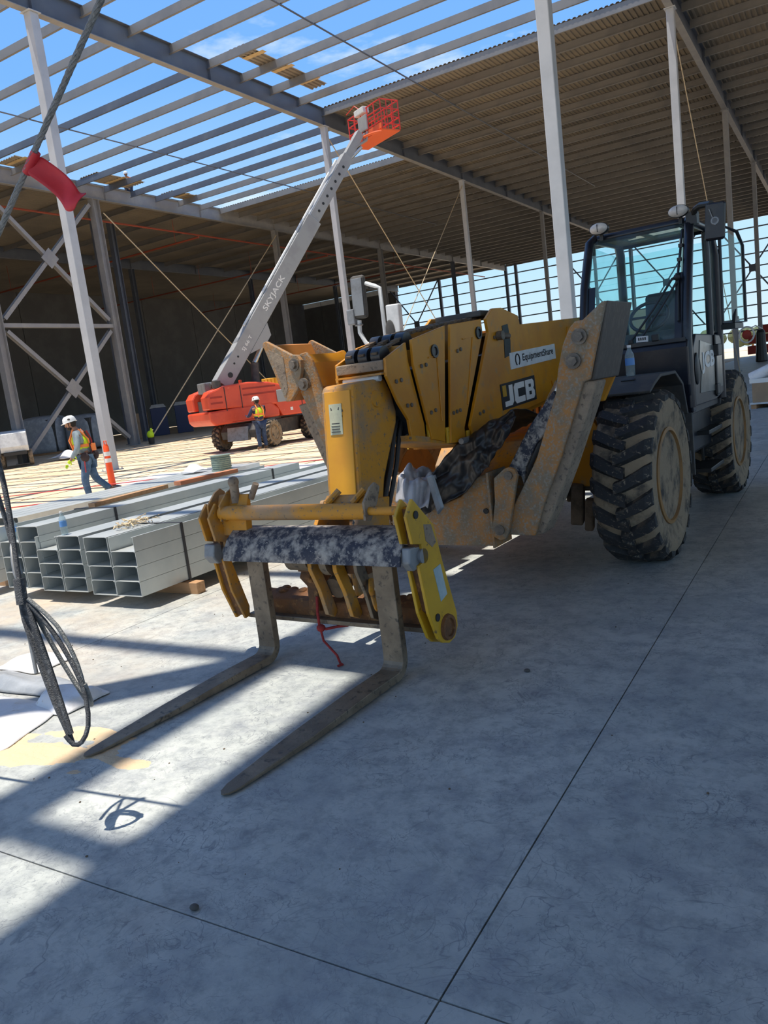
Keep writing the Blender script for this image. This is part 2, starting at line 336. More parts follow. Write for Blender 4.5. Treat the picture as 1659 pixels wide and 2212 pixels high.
def text(name, s, mat, parent, org, ux, uy, w, h, off=0.0, depth=0.004):
    # flat lettering: org = lower left corner, ux/uy unit directions, fitted to w x h
    cu = bpy.data.curves.new(name, 'FONT'); cu.body = s; cu.offset = off; cu.extrude = 0.0; cu.resolution_u = 3
    t = bpy.data.objects.new(name, cu); C.objects.link(t); bpy.context.view_layer.update()
    me = bpy.data.meshes.new_from_object(t.evaluated_get(bpy.context.evaluated_depsgraph_get()))
    bpy.data.objects.remove(t); xs = [v.co.x for v in me.vertices]; ys = [v.co.y for v in me.vertices]
    x0, x1, y0, y1 = min(xs), max(xs), min(ys), max(ys); ux, uy, org = Vector(ux).normalized(), Vector(uy).normalized(), Vector(org); n = ux.cross(uy)
    for v in me.vertices: v.co = org+ux*((v.co.x-x0)/(x1-x0)*w)+uy*((v.co.y-y0)/(y1-y0)*h)+n*0.0
    me.materials.clear(); me.materials.append(MATS[mat]); me.name = name
    o = bpy.data.objects.new(name, me); C.objects.link(o); o.parent = parent; return o
def skin_mesh(name, chains, mat, sub=1):
    vs, es, rs = [], [], []
    idx = {}
    for ch in chains:
        prev = None
        for p, r in ch:
            k = tuple(round(q, 4) for q in p)
            if k not in idx: idx[k] = len(vs); vs.append(p); rs.append(r)
            i = idx[k]
            if prev is not None and prev != i: es.append((prev, i))
            prev = i
    me = bpy.data.meshes.new(name); me.from_pydata(vs, es, []); o = bpy.data.objects.new(name, me); C.objects.link(o)
    sk = o.modifiers.new('skin', 'SKIN'); sk.use_smooth_shade = True
    for i, d in enumerate(me.skin_vertices[0].data):
        r = rs[i]; d.radius = r if isinstance(r, (tuple, list)) else (r, r); d.use_root = (i == 0)
    sb = o.modifiers.new('sub', 'SUBSURF'); sb.levels = sub; sb.render_levels = sub
    bpy.context.view_layer.update()
    m2 = bpy.data.meshes.new_from_object(o.evaluated_get(bpy.context.evaluated_depsgraph_get()))
    bpy.data.objects.remove(o); m2.name = name; m2.materials.clear(); m2.materials.append(MATS[mat])
    m2.polygons.foreach_set('use_smooth', [True]*len(m2.polygons)); return m2

# ================================================================ STRUCTURE
GX = [-65.6, -50.4, -35.3, -20.3, -5.07, 10.2, 25.4]        # girder lines
GY = [1.65+15.24*k for k in range(-1, 7)]                   # column rows (-13.6 ... 93.1)
ZB = 13.64; ZT = 14.42                                      # girder bottom flange / top
PS = 15.24/8

# --- ground and slab
o = MB().box((-10, 60, -0.16), (420, 420, 0.2)).build('ground', 'dirt'); o['kind'] = 'structure'
fl = empty('floor', (0, 0, 0)); fl['kind'] = 'structure'
o = MB().b2((-8.75, -22, -0.055), (37.5, 93.4, -0.012)).build('slab_base', 'joint_dirt', fl)
xs = [-8.69+3.87*k for k in range(13)]; ys = [-21.33+7.62*k for k in range(16)]
G = 0.0032
slab = {}
for i in range(len(xs)-1):
    for j in range(len(ys)-1):
        key = 'std'
        if key not in slab: slab[key] = MB().b2((G, G, -0.012), (3.87-G, 7.62-G, 0.0)).mesh('slab_panel', 'concrete')
        inst(slab[key], 'slab_panel', fl, (xs[i], ys[j], 0))

# --- ceiling: purlins, decks
ce = empty('ceiling', (0, 0, 0)); ce['kind'] = 'structure'
def zpurlin(L):
    t = 0.006; h = 0.335; fw = 0.08
    b = MB().b2((0, -t/2, 0), (L, t/2, h))                         # web
    b.b2((0, -fw, 0), (L, 0, t)).b2((0, 0, h-t), (L, fw, h))
    b.b2((0, -fw, 0), (L, -fw+t, 0.025)).b2((0, fw-t, h-0.025), (L, fw, h))
    return b
pm = zpurlin(15.0).mesh('purlin', 'purlin_steel')
pm_dark = zpurlin(15.0).mesh('purlin', 'girder_paint')
npur = 0
for gi in range(1, 6):
    x0 = GX[gi]+0.1
    for k in range(-8, 49):
        y = 1.65+PS*k
        if gi <= 1 and (y < 14 or k % 2): continue
        if gi == 5 and (y < 20 or k % 2): continue
        if gi == 4 and y < -3: continue
        if npur >= 290: break
        dark = gi == 2 and k in (12, 15, 16, 17, 18)
        inst(pm_dark if dark else pm, 'purlin', ce, (x0, y, ZT-0.345)); npur += 1
def deck(x0, x1, y0, y1, mat='deck_metal', z=None):
    # ribbed steel deck, ribs along y, closed thin sheet
    z = ZT if z is None else z; p = 0.203; n = int((x1-x0)/p); prof = []
    for i in range(n):
        a = x0+i*p; prof += [(a, z), (a+0.06, z), (a+0.085, z+0.04), (a+0.178, z+0.04)]
    prof.append((x0+n*p, z)); up = [(x, zz+0.004) for x, zz in reversed(prof)]; b = MB(); m = len(prof)
    vs = [(x, y0, zz) for x, zz in prof]+[(x, y1, zz) for x, zz in prof]
    vs += [(x, y0, zz+0.004) for x, zz in prof]+[(x, y1, zz+0.004) for x, zz in prof]
    fs = [(i, i+1, m+i+1, m+i) for i in range(m-1)]+[(2*m+i, 3*m+i, 3*m+i+1, 2*m+i+1) for i in range(m-1)]
    fs += [(i, 2*m+i, 2*m+i+1, i+1) for i in range(m-1)]+[(m+i, m+i+1, 3*m+i+1, 3*m+i) for i in range(m-1)]
    fs += [(0, m, 3*m, 2*m), (m-1, 3*m-1, 4*m-1, 2*m-1)]
    return b.add(vs, fs)
YB = 93.4
for (x0, x1, y0, y1) in ((-4.42, 25.6, -22, 9.3), (-4.98, 25.6, 9.3, YB), (-20.2, -5.07, 32.1, YB), (-35.2, -20.3, 41.7, YB), (-66.4, -35.3, 1.65, YB)):
    deck(x0, x1, y0, y1).build('roof_deck', 'deck_metal', ce)
# board added above the deck flutes so no light leaks between flutes
MB().b2((-66.9, 1.65, ZT+0.05), (-35.3, YB, ZT+0.09)).b2((-35.2, 42.0, ZT+0.05), (-20.3, YB, ZT+0.09)).b2((-20.2, 32.4, ZT+0.05), (-5.07, YB, ZT+0.09)).b2((-4.35, -22, ZT+0.05), (25.6, 9.3, ZT+0.09)).b2((-4.9, 9.31, ZT+0.05), (25.6, YB, ZT+0.09)).build('light_seal_board', 'tilt_wall', ce)

# --- walls: dark tilt-up panels west, part of the north side; open girts elsewhere
wl = empty('wall_left', (0, 0, 0)); wl['kind'] = 'structure'
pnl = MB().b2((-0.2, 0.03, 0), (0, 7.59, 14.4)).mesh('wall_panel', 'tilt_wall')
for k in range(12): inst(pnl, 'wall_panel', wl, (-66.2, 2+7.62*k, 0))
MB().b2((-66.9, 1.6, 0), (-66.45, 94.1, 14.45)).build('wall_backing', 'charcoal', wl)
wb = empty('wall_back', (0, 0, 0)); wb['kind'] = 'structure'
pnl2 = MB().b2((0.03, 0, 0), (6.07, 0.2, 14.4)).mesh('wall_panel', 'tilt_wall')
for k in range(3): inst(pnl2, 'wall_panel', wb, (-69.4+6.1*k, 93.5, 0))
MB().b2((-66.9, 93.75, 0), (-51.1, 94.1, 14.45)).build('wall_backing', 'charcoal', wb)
wf = empty('wall_front_added', (0, 0, 0)); wf['kind'] = 'structure'  # unseen wall, added to keep light out of the covered bay
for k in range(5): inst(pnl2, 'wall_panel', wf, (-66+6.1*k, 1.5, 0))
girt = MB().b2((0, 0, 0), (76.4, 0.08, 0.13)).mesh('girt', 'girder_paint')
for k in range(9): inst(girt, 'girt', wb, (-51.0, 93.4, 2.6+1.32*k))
ve = MB().b2((-0.16, -0.16, 0), (0.16, 0.16, 14.3)).mesh('post', 'girder_paint')
for x in (-44.4, -35.3, -34.0, -27.7, -20.3, -12.7, -5.07, 2.5, 10.2, 17.8, 25.3): inst(ve, 'post', wb, (x, 93.15, 0))
br = MB()
for xm in (-48.2, -24.6, -16.7, -8.0):
    for sg in (-1, 1): br.tube([(xm-3.7*sg, 93.1, 4.0), (xm+3.7*sg, 93.1, 14.2)], 0.085, 6)
    br.box((xm, 93.05, 9.1), (0.75, 0.06, 0.75))
br.build('cross_brace', 'girder_paint', wb)

# --- girders
def girder(name, x, y0, y1, label, mat='girder_paint', d=ZT-ZB, fw=0.26):
    g = empty(name, (x, y0, ZB), 0, label, 'girder'); L = y1-y0
    MB().b2((-0.012, 0, 0.02), (0.012, L, d-0.02)).build('web', mat, g)
    MB().b2((-fw/2, 0, 0), (fw/2, L, 0.022)).build('bottom_flange', 'primer', g)
    MB().b2((-fw/2, 0, d-0.022), (fw/2, L, d)).build('top_flange', mat, g)
    s = MB()
    y = (1.65-y0) % 7.62
    while y < L:
        s.b2((-fw/2+0.01, y-0.006, 0.022), (fw/2-0.01, y+0.006, d-0.022)); y += 7.62
    s.build('stiffener', mat, g)
    return g
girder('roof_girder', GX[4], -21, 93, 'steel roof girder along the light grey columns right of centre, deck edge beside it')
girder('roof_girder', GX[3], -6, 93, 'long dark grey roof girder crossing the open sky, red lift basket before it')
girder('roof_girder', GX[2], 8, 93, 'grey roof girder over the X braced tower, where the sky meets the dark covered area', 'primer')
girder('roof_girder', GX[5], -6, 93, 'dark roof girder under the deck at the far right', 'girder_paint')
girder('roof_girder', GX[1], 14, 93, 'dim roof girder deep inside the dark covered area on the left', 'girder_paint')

# --- columns
def tubecol(x, y, w, label, group=None, mat='column_steel', h=ZB):
    c = empty('steel_column', (x, y, 0), 0, label, 'column', group)
    MB().b2((-w/2, -w/2, 0.025), (w/2, w/2, h-0.02)).build('shaft', mat, c, 0.02)
    b = MB().b2((-w/2-0.1, -w/2-0.1, 0.0), (w/2+0.1, w/2+0.1, 0.025))
    for sx in (-1, 1):
        for sy in (-1, 1): b.cyl((sx*(w/2+0.06), sy*(w/2+0.06), 0.02), (sx*(w/2+0.06), sy*(w/2+0.06), 0.08), 0.018, n=6)
    b.build('base_plate', mat, c); MB().b2((-w/2-0.06, -w/2-0.06, h-0.02), (w/2+0.06, w/2+0.06, h)).build('cap_plate', mat, c)
    return c
def hcol(x, y, w, label, group=None, mat='primer', h=ZB, rz=0.0):
    c = empty('steel_column', (x, y, 0), rz, label, 'column', group); t = 0.022
    MB().b2((-w/2, -w/2, 0.03), (w/2, -w/2+t, h)).build('flange', mat, c); MB().b2((-w/2, w/2-t, 0.03), (w/2, w/2, h)).build('flange', mat, c)
    MB().b2((-t/2, -w/2+t, 0.03), (t/2, w/2-t, h)).build('web', mat, c); MB().b2((-w/2-0.08, -w/2-0.08, 0), (w/2+0.08, w/2+0.08, 0.03)).build('base_plate', mat, c)
    return c
tubecol(GX[3], GY[2], 0.30, 'leaning-looking grey steel column at far left behind the walking worker')
tubecol(GX[3], GY[3], 0.27, 'pale steel column standing behind the raised grey lift boom')
tubecol(GX[3], GY[4], 0.27, 'third grey column of the girder row, rising behind the yellow boom head')
tubecol(GX[3], GY[5], 0.27, 'thin dark column seen just left of the big light grey column', mat='primer')
tubecol(GX[4], GY[2], 0.28, 'large light grey column in front of the roof deck, left of the machine cab')
tubecol(GX[4], GY[3], 0.27, 'light grey column rising right behind the cab roof lamp')
tubecol(GX[4], GY[4], 0.27, 'dark column right of the cab, nearer of the two with bases in view', mat='primer')
tubecol(GX[4], GY[5], 0.27, 'dark column at the right edge of the frame with black wrapping at its base', mat='primer')
tubecol(GX[4], GY[1], 0.28, 'grey steel column out of view at left beside the hanging cable coil')
tubecol(GX[5], GY[1], 0.28, 'steel column out of view at right that anchors the slanting guy rope')
for y in GY[6:8]:
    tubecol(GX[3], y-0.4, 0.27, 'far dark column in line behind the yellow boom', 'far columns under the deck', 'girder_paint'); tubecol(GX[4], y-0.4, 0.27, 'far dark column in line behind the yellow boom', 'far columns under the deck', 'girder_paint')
hcol(GX[2], 31.3, 0.42, 'right hand H column of the X braced tower at left')
hcol(GX[2], 24.1, 0.42, 'left hand H column of the X braced tower behind the white cart')
hcol(GX[2], 47.4, 0.36, 'dark grey column right behind the lower grey lift boom')
hcol(GX[2], 62.6, 0.36, 'dim column behind the far mirror of the yellow machine')
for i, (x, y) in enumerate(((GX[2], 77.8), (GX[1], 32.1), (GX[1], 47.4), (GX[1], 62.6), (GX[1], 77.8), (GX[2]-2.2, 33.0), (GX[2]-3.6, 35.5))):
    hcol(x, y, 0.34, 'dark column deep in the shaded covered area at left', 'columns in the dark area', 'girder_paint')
# braced tower members
def brace(name, p, q, label, w=0.24):
    p, q = Vector(p), Vector(q); d = q-p; g = empty(name, p, 0, label, 'brace'); L = d.length
    ang = math.atan2(d.z, d.y); rot = Euler((ang, 0, 0)).to_matrix(); b = MB(); c = d/2
    b.box(c, (w, L, 0.02), rot).build('web', 'primer', g)
    for s in (-1, 1): MB().box(c+rot @ Vector((s*w/2, 0, 0)), (0.018, L, 0.2), rot).build('flange', 'primer', g)
    return g
ya, yb = 24.5, 30.9
brace('diagonal_brace', (GX[2], ya, 7.1), (GX[2], yb, 13.3), 'upper diagonal brace of the left tower rising to the right')
brace('diagonal_brace', (GX[2]+0.02, ya, 13.3), (GX[2]+0.02, yb, 7.1), 'upper diagonal brace of the left tower falling to the right')
brace('horizontal_strut', (GX[2], 24.31, 6.78), (GX[2], 31.09, 6.78), 'horizontal strut between the two X braces of the left tower')
brace('diagonal_brace', (GX[2], ya, 0.5), (GX[2], yb, 6.5), 'lower diagonal brace of the left tower rising to the right')
brace('diagonal_brace', (GX[2]+0.02, ya, 6.5), (GX[2]+0.02, yb, 0.5), 'lower diagonal brace of the left tower falling to the right, ending behind the orange post')
for z, l in ((10.2, 'upper'), (3.5, 'lower')):
    tag(MB().box((GX[2]+0.16, (ya+yb)/2, z), (0.02, 0.75, 0.75), (R(45), 0, 0)).build('gusset_plate', 'primer'), 'square steel gusset plate at the crossing of the %s tower braces' % l, 'plate')
# rod bracing between columns, and sprinkler pipes / lamps in the dark area
def rod(name, p, q, r, label, cat, mat='straw', sag=0.0, group=None):
    p, q = Vector(p), Vector(q); pts = []
    for i in range(9): t = i/8; w = p.lerp(q, t); w.z -= sag*4*t*(1-t); pts.append(w)
    return tag(MB().tube(pts, r, 6).build(name, mat), label, cat, group)
rod('brace_wire', (GX[2]+0.3, 31.6, 12.9), (GX[2]+0.3, 47.0, 0.4), 0.035, 'tan brace wire falling from the tower top behind the lift boom', 'wire')
rod('brace_wire', (GX[2]+0.42, 31.8, -0.05), (GX[2]+0.42, 47.0, 13.2), 0.035, 'tan brace wire rising from the tower foot to behind the lift boom', 'wire')
rod('brace_wire', (GX[3], 32.3, 13.3), (GX[3], 47.2, 0.1), 0.025, 'thin tan brace wire right of the pale column behind the lift boom', 'wire')
rod('brace_wire', (GX[3]+0.1, 32.5, 0.1), (GX[3]+0.1, 47.2, 13.3), 0.025, 'thin brace wire crossing up towards the third column', 'wire')
rod('brace_wire', (GX[4], 32.4, 13.4), (GX[4]+0.6, 43, 0.03), 0.02, 'thin pale wire hanging from the girder to behind the cab mirror', 'wire')
rod('brace_wire', (-4.6, 16.5, 13.9), (6, 27, 9.0), 0.015, 'thin pale wire slanting across the dark deck at top right', 'wire')
rod('sag_rod', (GX[3]+5, -6, 14.04), (GX[3]+5, 60, 14.04), 0.03, 'dark sag rod line crossing the purlins right of the long girder', 'rod', 'girder_paint')
rod('sag_rod', (GX[2]+7, 8, 14.04), (GX[2]+7, 60, 14.04), 0.03, 'dark sag rod line crossing the purlins left of the long girder', 'rod', 'girder_paint')
for i, y in enumerate((40, 55, 70)):
    b = MB().tube([(-64, y, 12.6), (GX[2]-0.6, y, 12.6)], 0.06, 6)
    for q in range(5): b.tube([(-62+6*q, y, 12.6), (-62+6*q, y, ZT+0.01)], 0.02, 5)
    tag(b.build('sprinkler_pipe', 'pipe_red'), 'rust red sprinkler pipe under the dark roof, %s of the three cross runs' % ['nearest', 'middle', 'farthest'][i], 'pipe')
rod('sprinkler_pipe', (GX[2]-1.5, 12, 13.0), (GX[2]-1.5, 90, 13.0), 0.06, 'long rust red pipe running beside the girder above the X braced tower', 'pipe', 'pipe_red')

# deck sheet offcuts lying on the open purlins
def sheets(x0, y0, y1, w, label):
    g = empty('deck_sheets', (x0, y0, ZT+0.01), 0, label, 'sheet'); L = y1-y0
    deck(0, w, 0, L, z=0.0).build('ribbed_sheet', 'deck_metal', g)
    n = 3
    for k in range(n): MB().b2((0.0, L*(0.15+0.33*k), -0.008), (w, L*(0.15+0.33*k)+0.25, -0.001)).build('end_strip', 'deck_edge', g)
    return g
sheets(GX[3]+1.0, 24.6, 30.0, 1.0, 'ribbed deck sheets lying across the purlins above the long girder')
sheets(GX[2]+0.4, 25.5, 28.0, 1.6, 'tan deck sheet lying at the left edge above the tower girder')
sheets(GX[2]+0.5, 30.2, 33.5, 1.6, 'dark deck sheets piled above the tower column top')
sheets(GX[2]+0.5, 36.0, 38.2, 1.2, 'small deck sheet lying on the tower girder near the roof worker')

# ================================================================ TELEHANDLER (local: x to picture right, y backwards, z up)
TH = empty('telehandler', (-2.42, 6.10, 0), R(-3.5), 'muddy yellow telehandler parked with its two forks lowered on the concrete floor', 'telehandler')
def part(b, name, mat, parent=TH, bevel=0.0, smooth=None): return b.build(name, mat, parent, bevel, smooth)
# ---- wheels
WR, WW = 0.60, 0.40
def wheel_meshes():
    prof = [(0.345, -0.17), (0.40, -0.185), (0.50, -0.20), (0.565, -0.195), (0.592, -0.17), (0.60, -0.09), (0.603, 0), (0.60, 0.09), (0.592, 0.17), (0.565, 0.195), (0.50, 0.20), (0.40, 0.185), (0.345, 0.17)]
    tyre = MB().lathe(prof, (0, 0, 0), 'x', 56).mesh('wheel', 'tyre', 50)
    rim = MB().lathe([(0.35, -0.175), (0.36, 0.185), (0.335, 0.19), (0.325, 0.15), (0.30, 0.10), (0.275, 0.075), (0.12, 0.06), (0.12, -0.1)], (0, 0, 0), 'x', 40).mesh('rim', 'rim_paint', 35)
    hub = MB().lathe([(0.13, 0.0), (0.13, 0.11), (0.09, 0.14), (0.0, 0.14)], (0, 0, 0), 'x', 20)
    for k in range(10):
        a = 2*PI*k/10; hub.cyl((0.06, 0.2*math.cos(a), 0.2*math.sin(a)), (0.095, 0.2*math.cos(a), 0.2*math.sin(a)), 0.017, n=6)
    hub = hub.mesh('hub', 'mud', 35)
    def lug(sgn):   # directional bar lug, lies on the tread around angle 0 (pointing +z), curved over the width
        b = MB(); n = 6; sec = []
        for i in range(n+1):
            t = i/n; x = sgn*(-0.035+0.235*t); ang = -(0.02+0.20*t**1.25); w = 0.052+0.012*t
            rb = 0.59 if t < 0.9 else 0.565; rt = 0.645-0.012*t-(0.03 if t > 0.95 else 0)
            sec.append((x, ang, w, rb, rt))
        vs = []
        for x, ang, w, rb, rt in sec:
            for r, da in ((rb, -w/0.6), (rt, -w*0.62/0.6), (rt, w*0.62/0.6), (rb, w/0.6)):
                a = ang+da; vs.append((x, -r*math.sin(a), r*math.cos(a)))
        fs = [(4*i+j, 4*i+(j+1) % 4, 4*(i+1)+(j+1) % 4, 4*(i+1)+j) for i in range(n) for j in range(4)]+[(0, 1, 2, 3), (4*n+3, 4*n+2, 4*n+1, 4*n)]
        b.add(vs, fs); return b.mesh('tread_lug', 'lug_rubber')
    return tyre, rim, hub, lug(1), lug(-1)
tyre_m, rim_m, hub_m, lug_a, lug_b = wheel_meshes()
def wheel(x, y, side, parent=TH, z=0.664, phase=0.0, k=1.035):
    w = inst(tyre_m, 'wheel', parent, (x, y, z), (0, 0, 0 if side > 0 else PI)); w.scale = (k*1.06, k, k)
    inst(rim_m, 'rim', w); inst(hub_m, 'hub', w)
    n = 20
    for k in range(n):
        inst(lug_a, 'tread_lug', w, rot=(2*PI*k/n+phase, 0, 0)); inst(lug_b, 'tread_lug', w, rot=(2*PI*(k+0.5)/n+phase, 0, 0))
    return w
wheel(1.055, 0.13, 1); wheel(1.055, 3.08, 1, phase=0.1); wheel(-1.20, 0.13, -1, phase=0.05); wheel(-1.20, 3.08, -1, phase=0.15)
# ---- chassis
b = MB().prism([(-0.45, 0.50), (3.75, 0.50), (3.9, 0.8), (3.9, 1.15), (-0.30, 1.05), (-0.45, 0.9)], 'x', -0.48, 0.42)
part(b, 'chassis', 'yellow_worn', bevel=0.01)
b = MB().cyl((-0.9, 0.13, 0.66), (0.85, 0.13, 0.66), 0.10).cyl((-0.9, 3.08, 0.66), (0.85, 3.08, 0.66), 0.10)
b.ball((-0.05, 0.13, 0.66), (0.22, 0.24, 0.2)).ball((-0.05, 3.08, 0.66), (0.22, 0.24, 0.2)); part(b, 'axle', 'mud', smooth=50)
b = MB()
for x, y, z, dx, dy, dz in ((0.55, 0.0, 0.48, 0.10, 0.12, 0.34), (0.66, -0.05, 0.40, 0.07, 0.09, 0.26), (0.48, 0.15, 0.62, 0.12, 0.10, 0.30), (0.60, 0.1, 0.66, 0.12, 0.2, 0.12), (0.4, -0.1, 0.55, 0.1, 0.15, 0.2)):
    b.box((x, y, z), (dx, dy, dz), (0.1, 0.1, 0.2))
part(b, 'axle_brackets', 'mud', bevel=0.015)
part(MB().prism([(0.45, 0.62), (0.79, 0.62), (0.79, 1.05), (0.62, 1.30), (0.45, 1.30)], 'y', -0.02, 0.06), 'front_guard', 'yellow', bevel=0.01)
# left under-cab tank panel, mud flap, steps
part(MB().b2((0.45, 1.12, 0.62), (1.10, 2.45, 1.08)), 'tank', 'black_paint', bevel=0.03)
part(MB().b2((0.80, 1.02, 0.52), (1.235, 1.05, 1.06)), 'mud_flap', 'charcoal', bevel=0.005)
b = MB()
for z, y0 in ((0.44, 2.02), (0.80, 2.02)):
    b.b2((1.00, 1.80, z-0.02), (1.21, 2.42, z+0.02))
b.b2((1.0, 1.80, 0.42), (1.03, 1.84, 1.06)).b2((1.0, 2.38, 0.42), (1.03, 2.42, 1.06)); part(b, 'step', 'black_plastic', bevel=0.006)
part(MB().prism([(2.44, 1.0), (2.62, 1.22), (2.72, 1.45), (2.44, 1.6)], 'x', 0.5, 1.2), 'rear_guard', 'charcoal', bevel=0.01)
# engine pod on the far side
b = MB().prism([(0.95, 0.62), (2.5, 0.62), (2.62, 0.9), (2.62, 1.42), (2.3, 1.58), (1.1, 1.55), (0.95, 1.35)], 'x', -1.22, -0.48); part(b, 'engine_pod', 'yellow', bevel=0.03)
b = MB()
for k in range(7): b.box((-0.475, 1.2+0.16*k, 1.22), (0.02, 0.05, 0.3))
part(b, 'vent_slats', 'black_plastic')
part(MB().prism([(-0.25, 1.29), (-0.05, 1.39), (0.15, 1.44), (0.62, 1.44), (0.86, 1.33), (0.98, 1.1), (0.95, 1.1), (0.83, 1.30), (0.61, 1.41), (0.15, 1.41), (-0.03, 1.36), (-0.24, 1.27)], 'x', -1.3, -0.72), 'mudguard', 'yellow', bevel=0.006)
fd = part(MB().prism([(-0.16, 1.335), (-0.02, 1.39), (0.16, 1.44), (0.62, 1.44), (0.86, 1.33), (0.98, 1.06), (0.95, 1.06), (0.83, 1.31), (0.61, 1.415), (0.17, 1.415), (-0.01, 1.365), (-0.15, 1.315)], 'x', 0.60, 1.22), 'mudguard', 'charcoal', bevel=0.006)
b = MB()
for x in (0.76, 1.0): b.box((x, 0.07, 1.418), (0.10, 0.035, 0.012), (R(16), 0, 0))
part(b, 'slot', 'black_plastic', fd)
part(MB().b2((-0.5, 3.0, 1.0), (0.42, 3.95, 1.75)), 'rear_frame', 'yellow', bevel=0.03)

# ---- front stabilizers
KS = 0.898
def SK(u, z): return 2.788+(u-2.788)*KS, 1.6+(z-1.6)*KS
def SY(y): return -1.10+(y+0.55)*0.9
def stabilizer(sg):
    def T(u, z):
        u, z = SK(u, z)
        return (u, z) if sg > 0 else (-0.18-u, z+0.068*(z-0.518))
    def P(pts): return [T(u, z) for u, z in pts]
    def pt(u, y, z): a, c = T(u, z); return (a, SY(y), c)
    def PR(pts, y0, y1): return MB().prism(P(pts), 'y', SY(y0), SY(y1))
    leg = part(PR([(0.16, 0.335), (0.225, 0.50), (0.462, 0.92), (0.673, 1.444), (0.87, 1.464), (0.96, 1.455), (0.892, 1.274), (0.699, 0.831), (0.549, 0.519), (0.45, 0.345), (0.396, 0.333)], -0.52, -0.30), 'stabilizer_leg', 'stab_mud', bevel=0.015)
    outline = [(0.18, 0.345), (0.238, 0.564), (0.462, 0.92), (0.660, 1.40), (0.690, 1.56), (0.716, 1.65), (0.740, 1.73), (0.765, 1.78), (0.80, 1.845), (0.845, 1.885), (0.90, 1.885), (1.04, 1.985), (1.07, 1.99), (0.955, 1.60), (0.918, 1.47), (0.87, 1.455), (0.771, 1.209), (0.65, 0.911), (0.518, 0.64), (0.396, 0.338)]
    if sg > 0:
        part(PR(outline, -0.555, -0.515), 'leg_plate', 'stab_rust', leg, bevel=0.008)
    else:   # far leg: its foot swings free on the lower bolt
        lo = P([(0.18, 0.345), (0.238, 0.564), (0.462, 0.92)]); hi2 = P([(0.65, 0.911), (0.518, 0.64), (0.396, 0.338)])
        ol = lo+[(-1.013, 1.56), (-1.045, 1.678), (-1.10, 1.87), (-1.15, 1.94), (-1.22, 1.93), (-1.27, 1.85), (-1.259, 1.633), (-1.167, 1.416)]+hi2
        part(MB().prism(ol, 'y', -1.10, -1.07), 'leg_plate', 'stab_rust', leg, bevel=0.008)
        part(MB().prism([(-0.95, 1.42), (-1.013, 1.56), (-1.045, 1.678), (-1.10, 1.87), (-1.15, 1.94), (-1.22, 1.93), (-1.27, 1.85), (-1.2, 1.42)], 'y', -0.62, -0.58), 'leg_plate', 'yellow', leg, bevel=0.01)
        part(MB().prism([(-1.05, 1.66), (-1.10, 1.85), (-1.15, 1.92), (-1.19, 1.90), (-1.14, 1.83), (-1.10, 1.66)], 'y', -1.07, -0.62), 'top_web', 'yellow', leg)
        fo = [(-1.543, 2.044), (-1.53, 2.062), (-1.503, 2.069), (-1.259, 1.933), (-1.20, 1.925), (-1.167, 1.88), (-1.175, 1.80), (-1.231, 1.665), (-1.326, 1.572), (-1.376, 1.573)]
        ft = part(MB().prism(fo, 'y', -1.155, -1.115).prism(fo, 'y', -0.57, -0.54), 'swing_foot', 'stab_rust', leg, bevel=0.006)
        part(MB().prism([(-1.48, 2.00), (-1.34, 1.925), (-1.335, 1.67), (-1.37, 1.62)], 'y', -1.158, -1.154), 'painted_recess', 'stab_mud', ft)  # recess shade painted as a thin dark sheet on the foot
        part(MB().prism([(-1.543, 2.044), (-1.376, 1.573), (-1.340, 1.573), (-1.505, 2.035)], 'y', -1.115, -0.57).prism([(-1.376, 1.573), (-1.326, 1.572), (-1.23, 1.66), (-1.25, 1.69), (-1.34, 1.61)], 'y', -1.115, -0.57), 'foot_pad', 'bucket_inside', ft)
        for u, z in ((-1.236, 1.851), (-1.167, 1.691)): part(MB().cyl((u, -1.19, z), (u, -0.52, z), 0.032, n=6).cyl((u, -1.165, z), (u, -1.15, z), 0.05, n=18), 'pivot_bolt', 'bolt_steel', leg)
    if sg > 0:
        part(PR([(1.04, 1.985), (1.075, 1.992), (0.935, 1.46), (0.885, 1.46)], -0.515, 0.06), 'foot_pad', 'dark_plate' if sg > 0 else 'bucket_inside', leg, bevel=0.008)
        part(PR([(0.62, 1.28), (0.66, 1.40), (0.69, 1.56), (0.716, 1.65), (0.740, 1.73), (0.765, 1.78), (0.80, 1.845), (0.845, 1.885), (0.90, 1.885), (1.04, 1.985), (0.92, 1.47), (0.82, 1.28)], 0.02, 0.06), 'leg_plate', 'yellow', leg, bevel=0.008)
        part(PR([(0.74, 1.74), (0.80, 1.845), (0.90, 1.885), (0.90, 1.86), (0.80, 1.80), (0.75, 1.70)], -0.515, 0.02), 'top_web', 'yellow', leg)
        for u, z in ((0.872, 1.775), (0.815, 1.613)):
            q = pt(u, -0.60, z); q2 = pt(u, 0.10, z); q3 = pt(u, -0.575, z); q4 = pt(u, -0.55, z)
            part(MB().cyl(q, q2, 0.032, n=6).cyl(q3, q4, 0.050, n=20), 'pivot_bolt', 'bolt_steel', leg)
    hp = P([(0.215, 0.872), (0.257, 0.884), (0.30, 0.862), (0.318, 0.815), (0.297, 0.74), (0.205, 0.385), (0.175, 0.325), (0.127, 0.308), (0.075, 0.335), (0.062, 0.39), (0.11, 0.62), (0.12, 0.80)])
    h = part(MB().prism(hp, 'y', SY(-0.60), SY(-0.56)).prism(hp, 'y', SY(-0.28), SY(-0.25)), 'hinge_plate', 'stab_rust', bevel=0.006)
    part(MB().cyl(pt(0.131, -0.615, 0.395), pt(0.131, -0.24, 0.395), 0.037, n=14), 'pin', 'bolt_steel', h); part(MB().cyl(pt(0.25, -0.62, 0.82), pt(0.25, -0.24, 0.82), 0.030, n=14), 'pin', 'bolt_steel', h)
